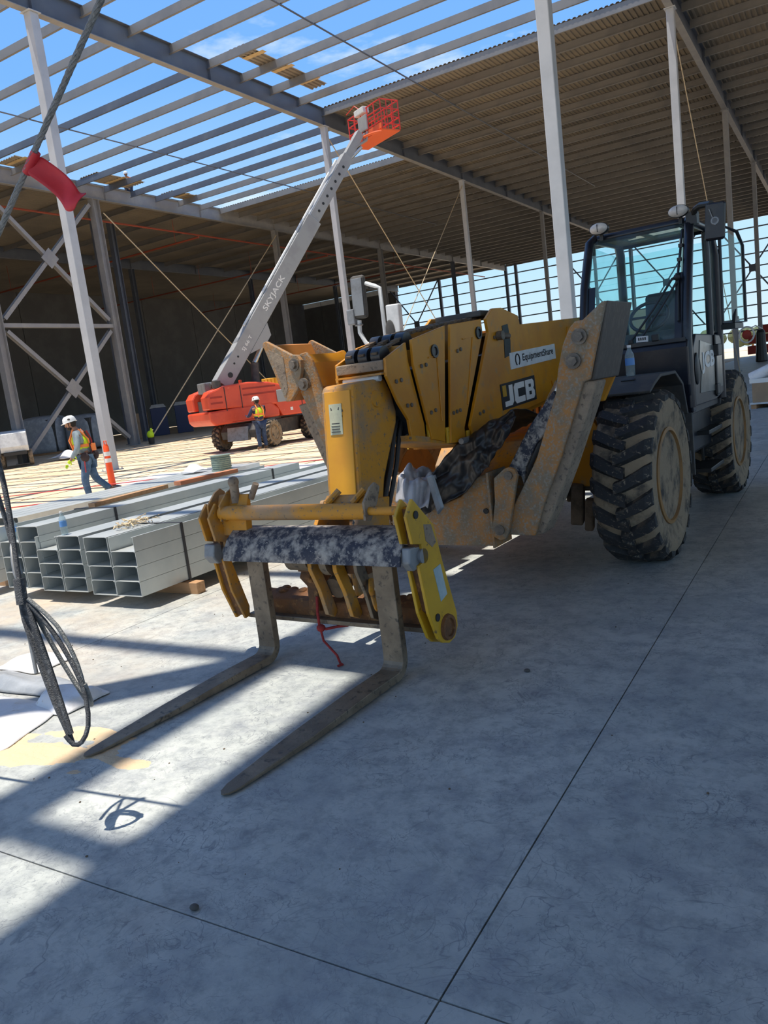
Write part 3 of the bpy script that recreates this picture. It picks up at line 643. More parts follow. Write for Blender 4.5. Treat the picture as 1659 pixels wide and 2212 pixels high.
    c = part(MB().tube([pt(0.25, -0.42, 0.82), pt(0.44, -0.42, 1.12)], 0.068, 14), 'cylinder', 'grey_steel', smooth=40)
    part(MB().tube([pt(0.44, -0.42, 1.12), pt(0.66, -0.42, 1.46)], 0.045, 12), 'cylinder_rod', 'chrome', c, smooth=40)
    part(PR([(0.20, 0.86), (0.40, 1.16), (0.62, 1.42), (0.65, 1.36), (0.60, 1.28), (0.54, 1.12), (0.45, 1.03), (0.35, 0.86), (0.32, 0.72), (0.30, 0.80)], -0.50, -0.34), 'cylinder_guard', 'dusty_black', c, bevel=0.01)
stabilizer(1); stabilizer(-1)
fbp = [(0.334, 0.392), (0.334, 0.916), (0.257, 0.895), (0.105, 0.756), (-0.09, 0.69), (-0.285, 0.756), (-0.437, 0.895), (-0.514, 0.916), (-0.514, 0.392)]
fb = part(MB().prism(fbp, 'y', -1.115, -0.87), 'stabilizer_beam', 'stab_rust', bevel=0.008)
part(MB().prism([(0.334, 0.385), (0.334, 0.925), (0.352, 0.925), (0.352, 0.385)], 'y', -1.145, -0.86), 'beam_rib', 'stab_rust', fb, bevel=0.003)
part(MB().cyl((0.295, -1.125, 0.648), (0.295, -1.10, 0.648), 0.02, n=10), 'drain_hole', 'black_plastic', fb)
part(MB().prism([(-0.90, 0.45), (-0.40, 0.50), (-0.35, 0.95), (-0.88, 0.70)], 'x', -0.42, 0.24), 'front_frame', 'yellow_worn', bevel=0.01)
# ---- boom (side profile in y,z; centre x = BC)
BC = -0.09
def pl(poly, x): return poly
outer = [(-0.60, 1.998), (-0.475, 2.075), (-0.32, 2.082), (-0.02, 2.025), (0.0, 1.955), (1.28, 2.01), (3.9, 2.13), (3.9, 1.55), (0.6, 1.33), (-0.69, 1.215), (-0.965, 1.125), (-1.014, 1.251), (-0.578, 1.90)]
bo = part(MB().prism(outer, 'x', 0.165, 0.19).prism(outer, 'x', -0.37, -0.345), 'boom', 'yellow', bevel=0.004)
b = MB().prism([(-0.02, 1.93), (3.9, 2.10), (3.9, 2.075), (-0.02, 1.905)], 'x', -0.345, 0.165).prism([(-0.96, 1.13), (-0.69, 1.22), (3.9, 1.58), (3.9, 1.55), (-0.69, 1.19), (-0.96, 1.10)], 'x', -0.345, 0.165)
part(b, 'boom_plate', 'yellow', bo)
def section(poly, hw, name, tab=None, mat='yellow'):
    b = MB().prism(poly, 'x', BC+hw-0.022, BC+hw).prism(poly, 'x', BC-hw, BC-hw+0.022)
    return part(b, name, mat, bevel=0.004)
s2 = section([(-1.107, 1.964), (-0.628, 2.0), (-0.622, 1.90), (-1.055, 1.24), (-1.05, 1.14), (-1.273, 1.161)], 0.252, 'boom_section')
s3 = section([(-1.597, 1.873), (-1.14, 1.96), (-1.308, 1.178), (-1.476, 1.214), (-1.605, 1.71)], 0.228, 'boom_section')
s4 = section([(-1.882, 1.769), (-1.628, 1.860), (-1.625, 1.74), (-1.512, 1.32), (-1.515, 1.22), (-1.688, 1.256), (-1.698, 1.368), (-1.797, 1.487), (-1.894, 1.659)], 0.20, 'boom_section')
# inner tubes that the side plates wrap
b = MB().prism([(-1.75, 1.68), (3.0, 1.92), (3.0, 1.45), (-1.62, 1.24)], 'x', BC-0.17, BC+0.17); part(b, 'inner_tube', 'black_paint', bevel=0.01)
part(MB().prism([(-1.72, 1.235), (-0.9, 1.09), (-0.9, 1.13), (-1.72, 1.27)], 'x', BC-0.19, BC+0.215), 'wear_strip', 'yellow_worn')
# wear pads between sections and tabs at the bottom, bolts on the plates
b = MB()
for y, z, hw in ((-1.475, 1.26, 0.205), (-1.27, 1.215, 0.23), (-1.02, 1.165, 0.255)): b.box((BC+hw, y, z), (0.02, 0.035, 0.11)).box((BC-hw, y, z), (0.02, 0.035, 0.11))
part(b, 'wear_pad', 'yellow_clean', bo, bevel=0.004)
b = MB()
for y, z, hw in ((-1.80, 1.62, .20), (-1.74, 1.625, .20), (-1.70, 1.46, .20), (-1.65, 1.46, .20), (-1.46, 1.39, .228), (-1.40, 1.40, .228), (-1.52, 1.70, .228), (-1.46, 1.705, .228), (-1.20, 1.36, .252), (-1.15, 1.365, .252), (-1.10, 1.37, .252), (-1.05, 1.78, .252), (-1.0, 1.79, .252), (-0.86, 1.32, .28), (-0.80, 1.33, .28), (-0.50, 1.86, .28), (-0.43, 1.865, .28)):
    b.cyl((BC+hw-0.005, y, z), (BC+hw+0.010, y, z), 0.014, n=6)
part(b, 'bolt', 'bolt_steel', bo)
b = MB()
for y, z, hw in ((-1.33, 1.79, .228), (-0.70, 1.90, .252)): b.lathe([(0.045, hw+BC), (0.045, hw+BC+0.012), (0.03, hw+BC+0.012), (0.03, hw+BC+0.004), (0.0, hw+BC+0.004)], (0, y, z), 'x', 18)
part(b, 'pin_hole', 'black_paint', bo)
part(MB().prism([(-0.345, 1.945), (-0.24, 1.96), (-0.215, 1.83), (-0.235, 1.72), (-0.345, 1.70), (-0.33, 1.83)], 'x', 0.19, 0.194), 'cut_out', 'black_plastic', bo)
part(MB().tube([(0.20, -0.43, 1.87), (0.215, -0.29, 1.865)], 0.022, 10).cyl((0.195, -0.44, 1.87), (0.24, -0.44, 1.87), 0.035, n=12), 'locking_pin', 'bolt_steel', bo)
b = MB()   # raised outlines of access plates
for pts, hw in (([(-1.42, 1.75), (-1.30, 1.76), (-1.33, 1.32)], .228), ([(-0.96, 1.86), (-0.80, 1.87), (-0.98, 1.40)], .252)):
    b.tube([(BC+hw+0.002, y, z) for y, z in pts], 0.006, 5)
part(b, 'plate_weld', 'yellow', bo)
part(MB().prism([(1.0, 1.78), (1.04, 1.93), (1.7, 1.96), (1.7, 1.80)], 'x', 0.19, 0.20).prism([(0.55, 1.47), (1.6, 1.54), (1.6, 1.40), (0.6, 1.33)], 'x', 0.19, 0.205), 'side_cover', 'yellow', bo, bevel=0.004)
part(MB().tube([(0.20, -1.20, 1.16), (0.215, -1.0, 1.165), (0.215, -0.9, 1.19)], 0.022, 8), 'hose_clamp', 'grey_steel', bo, smooth=40)
# cross bars, chain and rollers on top of the head
b = MB().prism([(-1.90, 1.76), (-1.84, 1.765), (-1.84, 1.70), (-1.90, 1.70)], 'x', BC-0.18, BC+0.18); part(b, 'cross_bar', 'stab_mud', s4, bevel=0.006)
part(MB().b2((BC-0.18, -1.92, 1.672), (BC+0.18, -1.70, 1.684)).b2((BC-0.18, -1.68, 1.80), (BC+0.18, -1.60, 1.845)), 'cross_plate', 'yellow_worn', s4)
b = MB().tube([(BC-0.14, -1.88, 1.655), (BC+0.14, -1.88, 1.655)], 0.022, 10); part(b, 'pad_roller', 'white_plate', s4, smooth=40)
b = MB()
for k in range(3):
    x = BC-0.10+0.10*k
    b.cyl((x-0.035, -1.79, 1.79), (x+0.035, -1.79, 1.79), 0.062, n=20).cyl((x-0.035, -1.50, 1.875), (x+0.035, -1.50, 1.875), 0.06, n=20)
part(b, 'chain_roller', 'black_paint', s4, smooth=40)
b = MB()
for k in range(3):
    x = BC-0.10+0.10*k; pts = [(-1.84, 1.83), (-1.7, 1.865), (-1.45, 1.945), (-1.1, 1.985), (-0.7, 2.03), (-0.3, 2.045)]
    n = 26
    for i in range(n):
        t = i/(n-1)*(len(pts)-1); j = min(int(t), len(pts)-2); f = t-j; y = pts[j][0]*(1-f)+pts[j+1][0]*f; z = pts[j][1]*(1-f)+pts[j+1][1]*f
        b.box((x, y, z-0.018), (0.042, 0.050, 0.020 if i % 2 else 0.013), (0.22, 0, 0))
ch = part(b, 'lifting_chain', 'mud', bo)
part(MB().b2((BC-0.2, -0.52, 2.03), (BC+0.2, -0.12, 2.075)), 'chain_anchor', 'charcoal', bo, bevel=0.01)
# nose: fixed head of the innermost section, curved underside at the rear
ns = part(MB().prism([(-2.155, 1.60), (-2.135, 1.64), (-1.80, 1.655), (-1.74, 1.56), (-1.705, 1.43), (-1.72, 1.36), (-1.833, 1.185), (-1.93, 1.03), (-1.985, 0.86), (-2.235, 0.86)], 'x', BC-0.128, BC+0.122), 'boom_nose', 'yellow_worn', bevel=0.022)
part(MB().prism([(-2.155, 1.605), (-2.165, 1.605), (-2.246, 0.87), (-2.236, 0.87)], 'x', BC-0.095, BC+0.10), 'nose_cover', 'machine_yellow', ns, bevel=0.003)
dec = part(MB().prism([(-2.174, 1.53), (-2.179, 1.53), (-2.197, 1.345), (-2.192, 1.345)], 'x', BC-0.06, BC+0.035), 'warning_decal', 'pale_decal', ns)
b = MB()
for i in range(5): b.box((BC-0.045+0.02*i, -2.180, 1.50-0.012*(i % 3)), (0.012, 0.004, 0.018), (-0.1, 0.5 if i % 2 else -0.4, 0))
for i in range(7): b.box((BC-0.04+0.012*i, -2.184, 1.455), (0.009, 0.004, 0.012), (-0.1, 0, 0))
for r in range(5): b.box((BC-0.015, -2.1865-0.0028*r, 1.43-0.017*r), (0.066-0.006*(r % 2), 0.004, 0.005), (-0.1, 0, 0))
part(b, 'decal_print', 'charcoal', dec)
part(MB().lathe([(0.055, BC+0.122), (0.05, BC+0.13), (0.03, BC+0.13), (0.0, BC+0.128)], (0, -1.93, 1.53), 'x', 18), 'nose_pin', 'yellow_worn', ns, smooth=35)
b = MB()
for i, (dx, dy) in enumerate(((0.0, 0), (0.03, 0.02), (-0.03, 0.035), (0.015, -0.025))):
    b.tube([(BC+0.06+dx, -1.60+dy, 1.40), (BC+0.08+dx, -1.66+dy, 1.37), (BC+0.09+dx, -1.73+dy, 1.28), (BC+0.09+dx, -1.80+dy, 1.10), (BC+0.09+dx, -1.88+dy, 0.96), (BC+0.08+dx, -1.96+dy, 0.80)], 0.016, 8)
part(b, 'hydraulic_hose', 'black_plastic', ns, smooth=40)
part(MB().tube([(BC+0.05, -1.52, 1.30), (BC+0.13, -1.60, 1.27), (BC+0.13, -1.66, 1.25), (BC+0.05, -1.72, 1.22)], 0.013, 8).tube([(BC, -1.9, 0.9), (BC, -1.70, 1.18)], 0.045, 12), 'tilt_cylinder', 'grey_steel', ns, smooth=40)
# lettering on the boom
sl = 0.052; ud = Vector((0, math.cos(sl), math.sin(sl))); uz = Vector((0, -math.sin(sl), math.cos(sl)))
def plate_on(x, y0, z0, L, H, name, mat, parent, shear=0.0):
    p = Vector((x, y0, z0)); q = [p, p+ud*L, p+ud*L+uz*H, p+uz*H]
    return part(MB().quad(*q, th=0.006), name, mat, parent)
d1 = plate_on(0.193, -0.255, 1.607, 0.955, 0.128, 'rental_decal', 'white_plate', bo)
p0 = Vector((0.1975, -0.255, 1.607))
text('lettering', 'EquipmentShare', 'ink', d1, p0+ud*0.235+uz*0.028, ud, uz, 0.665, 0.075, 0.02)
b = MB(); cxy = p0+ud*0.135+uz*0.064; arc = []
for i in range(13): a = R(-60)+R(300)*i/12; arc.append(cxy+ud*0.04*math.cos(a)+uz*0.045*math.sin(a))
b.tube(arc, 0.006, 5); part(b, 'ring_mark', 'ink', d1)
d2 = plate_on(0.193, -0.468, 1.305, 0.665, 0.200, 'logo_plate', 'ink', bo)
p1 = Vector((0.1975, -0.468, 1.305))
def poly_on(name, mat, parent, polys):
    b = MB()
    for poly in polys:
        q = [p1+ud*x+uz*y for x, y in poly]; n = len(q); ex = Vector((0.003, 0, 0)); b.add(q+[w+ex for w in q], [tuple(range(n)), tuple(range(2*n-1, n-1, -1))]+[(i, (i+1) % n, n+(i+1) % n, n+i) for i in range(n)])
    return part(b, name, mat, parent)
JJ = [[(0.135, 0.178), (0.205, 0.178), (0.205, 0.045), (0.17, 0.02), (0.045, 0.02), (0.045, 0.06), (0.135, 0.06)]]
CC = [[(0.255, 0.178), (0.43, 0.178), (0.43, 0.132), (0.298, 0.132), (0.298, 0.066), (0.43, 0.066), (0.43, 0.02), (0.255, 0.02), (0.228, 0.045), (0.228, 0.152)]]
BB = [[(0.452, 0.02), (0.452, 0.178), (0.515, 0.178), (0.515, 0.02)], [(0.51, 0.178), (0.60, 0.178), (0.625, 0.155), (0.625, 0.12), (0.605, 0.102), (0.63, 0.08), (0.63, 0.042), (0.605, 0.02), (0.51, 0.02), (0.51, 0.055), (0.57, 0.055), (0.57, 0.084), (0.51, 0.084), (0.51, 0.117), (0.565, 0.117), (0.565, 0.143), (0.51, 0.143)]]
poly_on('lettering', 'white_paint', d2, JJ+CC+BB)
poly_on('logo_flash', 'yellow_clean', d2, [[(0.02, 0.10), (0.02, 0.185), (0.085, 0.185), (0.085, 0.10)]])

# ---- fork carriage
CA = part(MB().tube([(-0.93, -2.585, 0.945), (0.60, -2.585, 0.945)], 0.024, 14).tube([(-0.78, -2.585, 0.945), (0.34, -2.585, 0.945)], 0.046, 18), 'fork_carriage', 'yellow_worn', smooth=40)
sp = [(-2.655, 0.965), (-2.61, 1.012), (-2.43, 0.838), (-2.38, 0.63), (-2.285, 0.30), (-2.29, 0.22), (-2.335, 0.165), (-2.40, 0.155), (-2.47, 0.18), (-2.51, 0.215), (-2.577, 0.378), (-2.620, 0.655), (-2.57, 0.665), (-2.57, 0.76), (-2.655, 0.78), (-2.685, 0.93)]
part(MB().prism(sp, 'x', 0.63, 0.65).prism(sp, 'x', 0.565, 0.585), 'side_plate', 'yellow_clean', CA, bevel=0.004)
spl = [(-2.655, .965), (-2.61, 1.012), (-2.49, .90), (-2.47, .76), (-2.56, .66), (-2.455, .30), (-2.465, .235), (-2.505, .23), (-2.585, .44), (-2.62, .655), (-2.585, .665), (-2.585, .76), (-2.655, .78), (-2.685, .93)]
part(MB().prism(spl, 'x', -0.80, -0.82).prism(spl, 'x', -0.90, -0.88), 'side_plate', 'yellow_worn', CA, bevel=0.004)
part(MB().prism([(-2.62, 0.96), (-2.48, 0.86), (-2.40, 0.62), (-2.32, 0.30), (-2.38, 0.25), (-2.54, 0.38), (-2.60, 0.66)], 'x', 0.585, 0.63), 'plate_spacer', 'rust', CA)
part(MB().prism([(-2.62, 0.96), (-2.52, 0.86), (-2.575, 0.62), (-2.475, 0.30), (-2.50, 0.25), (-2.565, 0.44), (-2.60, 0.66)], 'x', -0.88, -0.82), 'plate_spacer', 'rust', CA)
part(MB().lathe([(0.075, 0.65), (0.07, 0.668), (0.052, 0.668), (0.05, 0.655), (0.0, 0.655)], (0, -2.405, 0.25), 'x', 24), 'pivot_boss', 'rust', CA, smooth=35)
part(MB().lathe([(0.022, 0.651), (0.022, 0.656), (0.0, 0.656)], (0, -2.60, 0.925), 'x', 14).lathe([(0.022, 0.651), (0.022, 0.656), (0.0, 0.656)], (0, -2.50, 0.335), 'x', 14), 'bolt_hole', 'black_plastic', CA)
part(MB().prism([(-2.487, 0.60), (-2.41, 0.612), (-2.372, 0.432), (-2.445, 0.408)], 'x', 0.65, 0.653), 'instruction_decal', 'blue_decal', CA)
part(MB().prism([(-2.535, 0.86), (-2.46, 0.845), (-2.425, 0.74), (-2.47, 0.72), (-2.53, 0.77)], 'x', 0.65, 0.652), 'worn_sticker', 'stab_mud', CA)
b = MB()
for x0, x1 in ((0.632, 0.575), (-0.91, -0.82)): b.prism([(-2.66, 0.76), (-2.56, 0.75), (-2.54, 0.64), (-2.64, 0.63), (-2.68, 0.68)], 'x', x0, x1)
part(b, 'shaft_block', 'grey_steel', CA, bevel=0.01)
part(MB().tube([(-0.90, -2.56, 0.695), (0.65, -2.56, 0.695)], 0.042, 16), 'fork_shaft', 'grey_steel', CA, smooth=40)
cov = [(-2.44, 0.835), (-2.50, 0.845), (-2.575, 0.835), (-2.64, 0.79), (-2.685, 0.72), (-2.70, 0.668), (-2.688, 0.664), (-2.672, 0.715), (-2.63, 0.78), (-2.57, 0.822), (-2.50, 0.832), (-2.44, 0.823)]
part(MB().prism(cov, 'x', -0.72, 0.58), 'dust_cover', 'dusty_black', CA, smooth=40)
lb = MB().prism([(-2.40, 0.225), (-2.25, 0.225), (-2.22, 0.32), (-2.30, 0.385), (-2.42, 0.35)], 'x', -0.80, 0.60); part(lb, 'lower_beam', 'rust', CA, bevel=0.015)
part(MB().prism([(-2.46, 0.222), (-2.36, 0.222), (-2.36, 0.25), (-2.46, 0.25)], 'x', -0.82, 0.60), 'lower_lip', 'fork_steel', CA, bevel=0.004)
b = MB()
for i in range(42):
    x = -0.78+1.36*i/41+random.uniform(-.01, .01); b.ball((x, -2.28+random.uniform(-.05, .03), 0.372+random.uniform(-0.012, 0.008)), (0.035, 0.035, random.uniform(.012, .026)), 7, 5)
for i in range(9): b.ball((random.uniform(-0.3, 0.3), -2.38, 0.222), (0.04, 0.03, random.uniform(.01, .022)), 7, 5)
part(b, 'caked_mud', 'rust', CA, smooth=60)
cb = [(-2.60, 0.70), (-2.56, 0.72), (-2.50, 0.55), (-2.45, 0.42), (-2.41, 0.30), (-2.44, 0.27), (-2.50, 0.30), (-2.54, 0.46), (-2.60, 0.60)]
part(MB().prism(cb, 'x', -0.135, -0.105).prism(cb, 'x', 0.05, 0.08), 'curved_link', 'yellow_worn', CA, bevel=0.004)
part(MB().prism(cb, 'x', 0.20, 0.225), 'curved_link', 'fork_steel', CA, bevel=0.004)
part(MB().lathe([(0.085, -0.30), (0.085, -0.14), (0.05, -0.14)], (0, -2.53, 0.665), 'x', 22).lathe([(0.095, -0.03), (0.095, 0.02), (0.06, 0.02)], (0, -2.53, 0.655), 'x', 22), 'shaft_collar', 'fork_steel', CA, smooth=35)
part(MB().prism([(-2.45, 0.60), (-2.30, 0.60), (-2.28, 0.48), (-2.36, 0.42), (-2.38, 0.28), (-2.45, 0.30), (-2.44, 0.45), (-2.50, 0.52)], 'x', -0.30, -0.22), 'hook_block', 'rust', CA, bevel=0.008)
part(MB().tube([(BC+0.02, -2.45, 0.45), (BC+0.02, -2.25, 0.52), (BC+0.02, -1.95, 0.85)], 0.07, 12), 'coupler_cylinder', 'mud', CA, smooth=40)
part(MB().prism([(-2.25, 0.95), (-1.98, 0.92), (-2.05, 0.62), (-2.2, 0.42), (-2.42, 0.40), (-2.46, 0.66)], 'x', BC-0.17, BC-0.14).prism([(-2.25, 0.95), (-1.98, 0.92), (-2.05, 0.62), (-2.2, 0.42), (-2.42, 0.40), (-2.46, 0.66)], 'x', BC+0.14, BC+0.17), 'coupler_plate', 'yellow_worn', CA, bevel=0.005)
part(MB().b2((-0.30, -2.50, 0.56), (0.22, -2.42, 0.80)), 'back_plate', 'rust', CA)
b = MB().tube([(0.24, -2.50, 0.53), (0.27, -2.55, 0.48), (0.24, -2.5, 0.44), (0.28, -2.54, 0.40), (0.26, -2.5, 0.36)], 0.018, 7); part(b, 'crank_latch', 'yellow_worn', CA, smooth=40)
# hooks and brackets on the upper tube
hk = [(-2.63, 0.90), (-2.625, 1.0), (-2.55, 1.07), (-2.50, 1.09), (-2.46, 1.06), (-2.50, 0.98), (-2.545, 0.93), (-2.58, 0.89)]
part(MB().prism(hk, 'x', 0.335, 0.352), 'hook_plate', 'stab_mud', CA, bevel=0.003)
part(MB().prism(hk, 'x', -0.87, -0.855).prism(hk, 'x', -0.765, -0.75), 'hook_plate', 'yellow_worn', CA, bevel=0.003)
part(MB().prism([(-2.58, 0.80), (-2.57, 0.93), (-2.52, 1.05), (-2.50, 1.05), (-2.53, 0.80)], 'x', -0.88, -0.60), 'bracket_plate', 'yellow_worn', CA, bevel=0.004)
part(MB().cyl((-0.70, -2.53, 1.0), (-0.70, -2.53, 1.125), 0.028, n=12).ball((-0.70, -2.53, 1.13), 0.036).cyl((-0.60, -2.50, 1.02), (-0.54, -2.50, 1.11), 0.02, n=10), 'release_pin', 'stab_mud', CA, smooth=40)
b = MB().prism([(-2.56, 0.96), (-2.50, 1.02), (-2.47, 1.02), (-2.50, 0.96)], 'x', 0.0, 0.30)
for x in (0.045, 0.22): b.tube([(x, -2.56, 0.985), (x+0.05, -2.50, 1.05)], 0.019, 8)
part(b, 'tube_bracket', 'yellow_worn', CA)
part(MB().prism([(0.60, 0.86), (0.64, 0.90), (0.595, 1.09), (0.555, 1.08)], 'y', -2.30, -2.27), 'gas_strut', 'grey_steel', CA, bevel=0.01)
# forks
def fork(x):
    t = 0.045; Lf = 1.27; vf = -2.60
    b = MB(); pts_o, pts_i = [], []
    prof_o = [(vf+t+0.005, 0.74), (vf+t+0.005, 0.12)]; prof_i = [(vf, 0.74), (vf, 0.13)]
    for i in range(1, 6): a = R(90*i/5); prof_o.append((vf+t+0.005-0.11*(1-math.cos(a)), 0.118-0.11*math.sin(a)))
    for i in range(1, 6): a = R(90*i/5); prof_i.append((vf-0.06*(1-math.cos(a)), 0.115-0.06*math.sin(a)))
    prof_i.append((vf-0.35, 0.053)); prof_i.append((vf-0.8, 0.036)); prof_i.append((vf-Lf, 0.019))
    prof_o.append((vf-0.35, 0.006)); prof_o.append((vf-0.8, 0.005)); prof_o.append((vf-Lf, 0.006))
    w = 0.066; rings = []
    n = min(len(prof_i), len(prof_o)); prof_i = prof_i[:n]; prof_o = prof_o[:n]
    widths = [w]*n; widths[-1] = w*0.62
    vs = []
    for k in range(n):
        for (y, z), s in ((prof_i[k], -1), (prof_i[k], 1), (prof_o[k], 1), (prof_o[k], -1)): vs.append((x+s*widths[k], y, z))
    fs = [(4*k+j, 4*k+(j+1) % 4, 4*k+4+(j+1) % 4, 4*k+4+j) for k in range(n-1) for j in range(4)]+[(0, 1, 2, 3)]
    m = len(vs); base = 4*(n-1); tip = [(x-w*0.40, vf-Lf-0.05, 0.017), (x+w*0.40, vf-Lf-0.05, 0.017), (x+w*0.40, vf-Lf-0.05, 0.007), (x-w*0.40, vf-Lf-0.05, 0.007)]
    vs += tip; fs += [(base+j, base+(j+1) % 4, m+(j+1) % 4, m+j) for j in range(4)]
    tip2 = [(x-w*0.12, vf-Lf-0.068, 0.015), (x+w*0.12, vf-Lf-0.068, 0.015), (x+w*0.12, vf-Lf-0.068, 0.008), (x-w*0.12, vf-Lf-0.068, 0.008)]
    vs += tip2; fs += [(m+j, m+(j+1) % 4, m+4+(j+1) % 4, m+4+j) for j in range(4)]+[(m+4, m+5, m+6, m+7)]
    b.add(vs, fs); f = part(b, 'fork', 'fork_steel', bevel=0.006)
    part(MB().lathe([(0.062, x-0.075), (0.062, x+0.075), (0.043, x+0.075)], (0, -2.56, 0.695), 'x', 18), 'fork_eye', 'fork_steel', f, smooth=35)
fork(0.395); fork(-0.555)

# ---- cab
CB = part(MB().b2((0.34, 1.15, 1.02), (1.18, 2.44, 1.14)), 'cab', 'black_paint', bevel=0.01)
def bar(pts, w, name, mat='navy_paint', par=CB): return part(MB().tube(pts, w, 10), name, mat, par, smooth=50)
xl, xr = 1.215, 0.31
ZR = 2.70
bar([(xl, 1.10, 1.10), (xl, 1.09, 1.70), (xl, 1.26, 2.25), (xl-0.01, 1.45, 2.66), (xl-0.03, 1.56, ZR+0.01)], 0.042, 'pillar')
bar([(xr, 1.10, 1.30), (xr, 1.09, 1.70), (xr, 1.26, 2.25), (xr+0.01, 1.45, 2.66), (xr+0.03, 1.56, ZR+0.01)], 0.042, 'pillar')
bar([(xl, 2.42, 1.08), (xl, 2.42, 2.45), (xl-0.02, 2.36, 2.62), (xl-0.04, 2.25, ZR)], 0.045, 'pillar')
bar([(xr, 2.42, 1.08), (xr, 2.42, 2.45), (xr+0.02, 2.36, 2.62), (xr+0.04, 2.25, ZR)], 0.045, 'pillar')
bar([(xl, 2.05, 1.10), (xl, 2.06, 2.64)], 0.03, 'door_post', 'black_paint')
bar([(xr+0.03, 1.56, ZR), (xl-0.03, 1.56, ZR)], 0.04, 'roof_rail')
bar([(xr+0.03, 1.56, ZR), (xr+0.04, 2.30, ZR+0.01)], 0.04, 'roof_rail'); bar([(xl-0.03, 1.56, ZR), (xl-0.04, 2.30, ZR+0.01)], 0.04, 'roof_rail'); bar([(xr+0.04, 2.30, ZR), (xl-0.04, 2.30, ZR)], 0.04, 'roof_rail')
b = MB().b2((xr, 1.58, ZR-0.01), (xl, 1.70, ZR+0.015)).b2((xr, 2.14, ZR-0.01), (xl, 2.30, ZR+0.015)).b2((xr, 1.70, ZR-0.01), (xr+0.2, 2.14, ZR+0.015)).b2((xl-0.16, 1.70, ZR-0.01), (xl, 2.14, ZR+0.015)).b2((0.70, 1.70, ZR-0.01), (0.74, 2.14, ZR+0.015))
part(b, 'roof_liner', 'beige', CB)
part(MB().lathe([(0.075, ZR-0.012), (0.075, ZR-0.03), (0.05, ZR-0.035), (0.0, ZR-0.03)], (0.62, 1.645, 0), 'z', 20), 'speaker', 'black_plastic', CB, smooth=35)
part(MB().b2((xr+0.2, 1.70, ZR), (xl-0.16, 2.14, ZR+0.008)), 'roof_glass', 'cab_glass', CB)
part(MB().quad((xr, 1.095, 1.70), (xl, 1.095, 1.70), (xl, 1.265, 2.25), (xr, 1.265, 2.25), 0.006).quad((xr, 1.265, 2.25), (xl, 1.265, 2.25), (xl-0.02, 1.50, 2.68), (xr+0.02, 1.50, 2.68), 0.006), 'windscreen', 'cab_glass', CB)
part(MB().b2((xr+0.02, 2.425, 1.72), (xl-0.02, 2.431, 2.60)), 'rear_window', 'cab_glass', CB)
part(MB().prism([(1.14, 1.70), (2.38, 1.60), (2.38, 2.60), (1.52, 2.64)], 'x', xr-0.003, xr+0.003), 'side_window', 'cab_glass', CB)
part(MB().prism([(2.09, 1.72), (2.38, 1.72), (2.38, 2.60), (2.09, 2.62)], 'x', xl-0.003, xl+0.003), 'side_window', 'cab_glass', CB)
# frit border of the windscreen
b = MB()
for x0, x1 in ((xr+0.03, xr+0.10), (xl-0.10, xl-0.03)): b.quad((x0, 1.088, 1.70), (x1, 1.088, 1.70), (x1, 1.258, 2.25), (x0, 1.258, 2.25), 0.003)
part(b, 'window_border', 'navy_paint', CB)
# front cowl under the windscreen
cw = part(MB().prism([(1.06, 1.70), (1.16, 1.70), (1.20, 1.05), (1.10, 1.05), (1.03, 1.30), (1.02, 1.62)], 'x', xr, xl+0.02), 'cowl', 'navy_paint', CB, bevel=0.015)
part(MB().b2((xr+0.05, 1.025, 1.665), (xl, 1.065, 1.70)), 'cowl_ledge', 'charcoal', cw, bevel=0.005)
lab = part(MB().box((0.86, 1.035, 1.728), (0.10, 0.02, 0.05), (0, 0.05, 0)), 'number_card', 'white_plate', CB)
b = MB()
for i in range(4): b.box((0.833+0.018*i, 1.0235, 1.73), (0.011, 0.003, 0.024))
part(b, 'card_print', 'ink', lab)
part(MB().box((0.97, 1.04, 1.725), (0.06, 0.05, 0.06)).box((0.76, 1.04, 1.715), (0.04, 0.04, 0.04)), 'washer_jets', 'black_plastic', CB, bevel=0.008)
# wipers
def wfront(z): return 1.082+max(0, (z-1.7))*0.31+max(0, (z-2.25))*0.24
w = part(MB().tube([(0.72, 1.06, 1.68), (0.95, wfront(1.98)-0.03, 1.98), (1.10, wfront(2.20)-0.05, 2.20), (1.14, wfront(2.22)-0.05, 2.22)], 0.011, 6).tube([(0.80, 1.06, 1.68), (1.00, wfront(1.96)-0.03, 1.96), (1.14, wfront(2.17)-0.05, 2.17)], 0.011, 6), 'wiper', 'black_plastic', CB)
part(MB().tube([(1.15, wfront(1.84)-0.02, 1.84), (1.14, wfront(2.2)-0.025, 2.2), (1.155, wfront(2.62)-0.03, 2.62)], 0.012, 6).ball((1.14, wfront(2.2)-0.04, 2.21), 0.03).box((1.15, wfront(2.35)-0.03, 2.36), (0.035, 0.03, 0.03)).box((1.152, wfront(2.47)-0.03, 2.48), (0.035, 0.03, 0.03)), 'wiper_blade', 'black_plastic', w)
# work lamps
def lamp(x, y, z):
    sq = Matrix.Translation((x, y, z)) @ Matrix.Diagonal((1, 1, 0.60, 1)) @ Matrix.Translation((-x, -y, -z))
    l = part(MB().lathe([(0.03, 0.07), (0.080, 0.04), (0.090, -0.01), (0.086, -0.03)], (x, y, z), 'y', 22).xf(sq), 'work_lamp', 'black_plastic', CB, smooth=40)
    part(MB().lathe([(0.083, -0.028), (0.070, -0.052), (0.04, -0.066), (0.0, -0.07)], (x, y, z), 'y', 22).xf(sq), 'lens', 'lamp_lens', l, smooth=60)
    part(MB().box((x, y-0.060, z), (0.007, 0.02, 0.066)), 'lens_bar', 'charcoal', l); part(MB().box((x, y+0.05, z-0.06), (0.03, 0.03, 0.08)), 'lamp_bracket', 'black_plastic', l)
lamp(0.435, 1.42, 2.775); lamp(1.135, 1.42, 2.775)
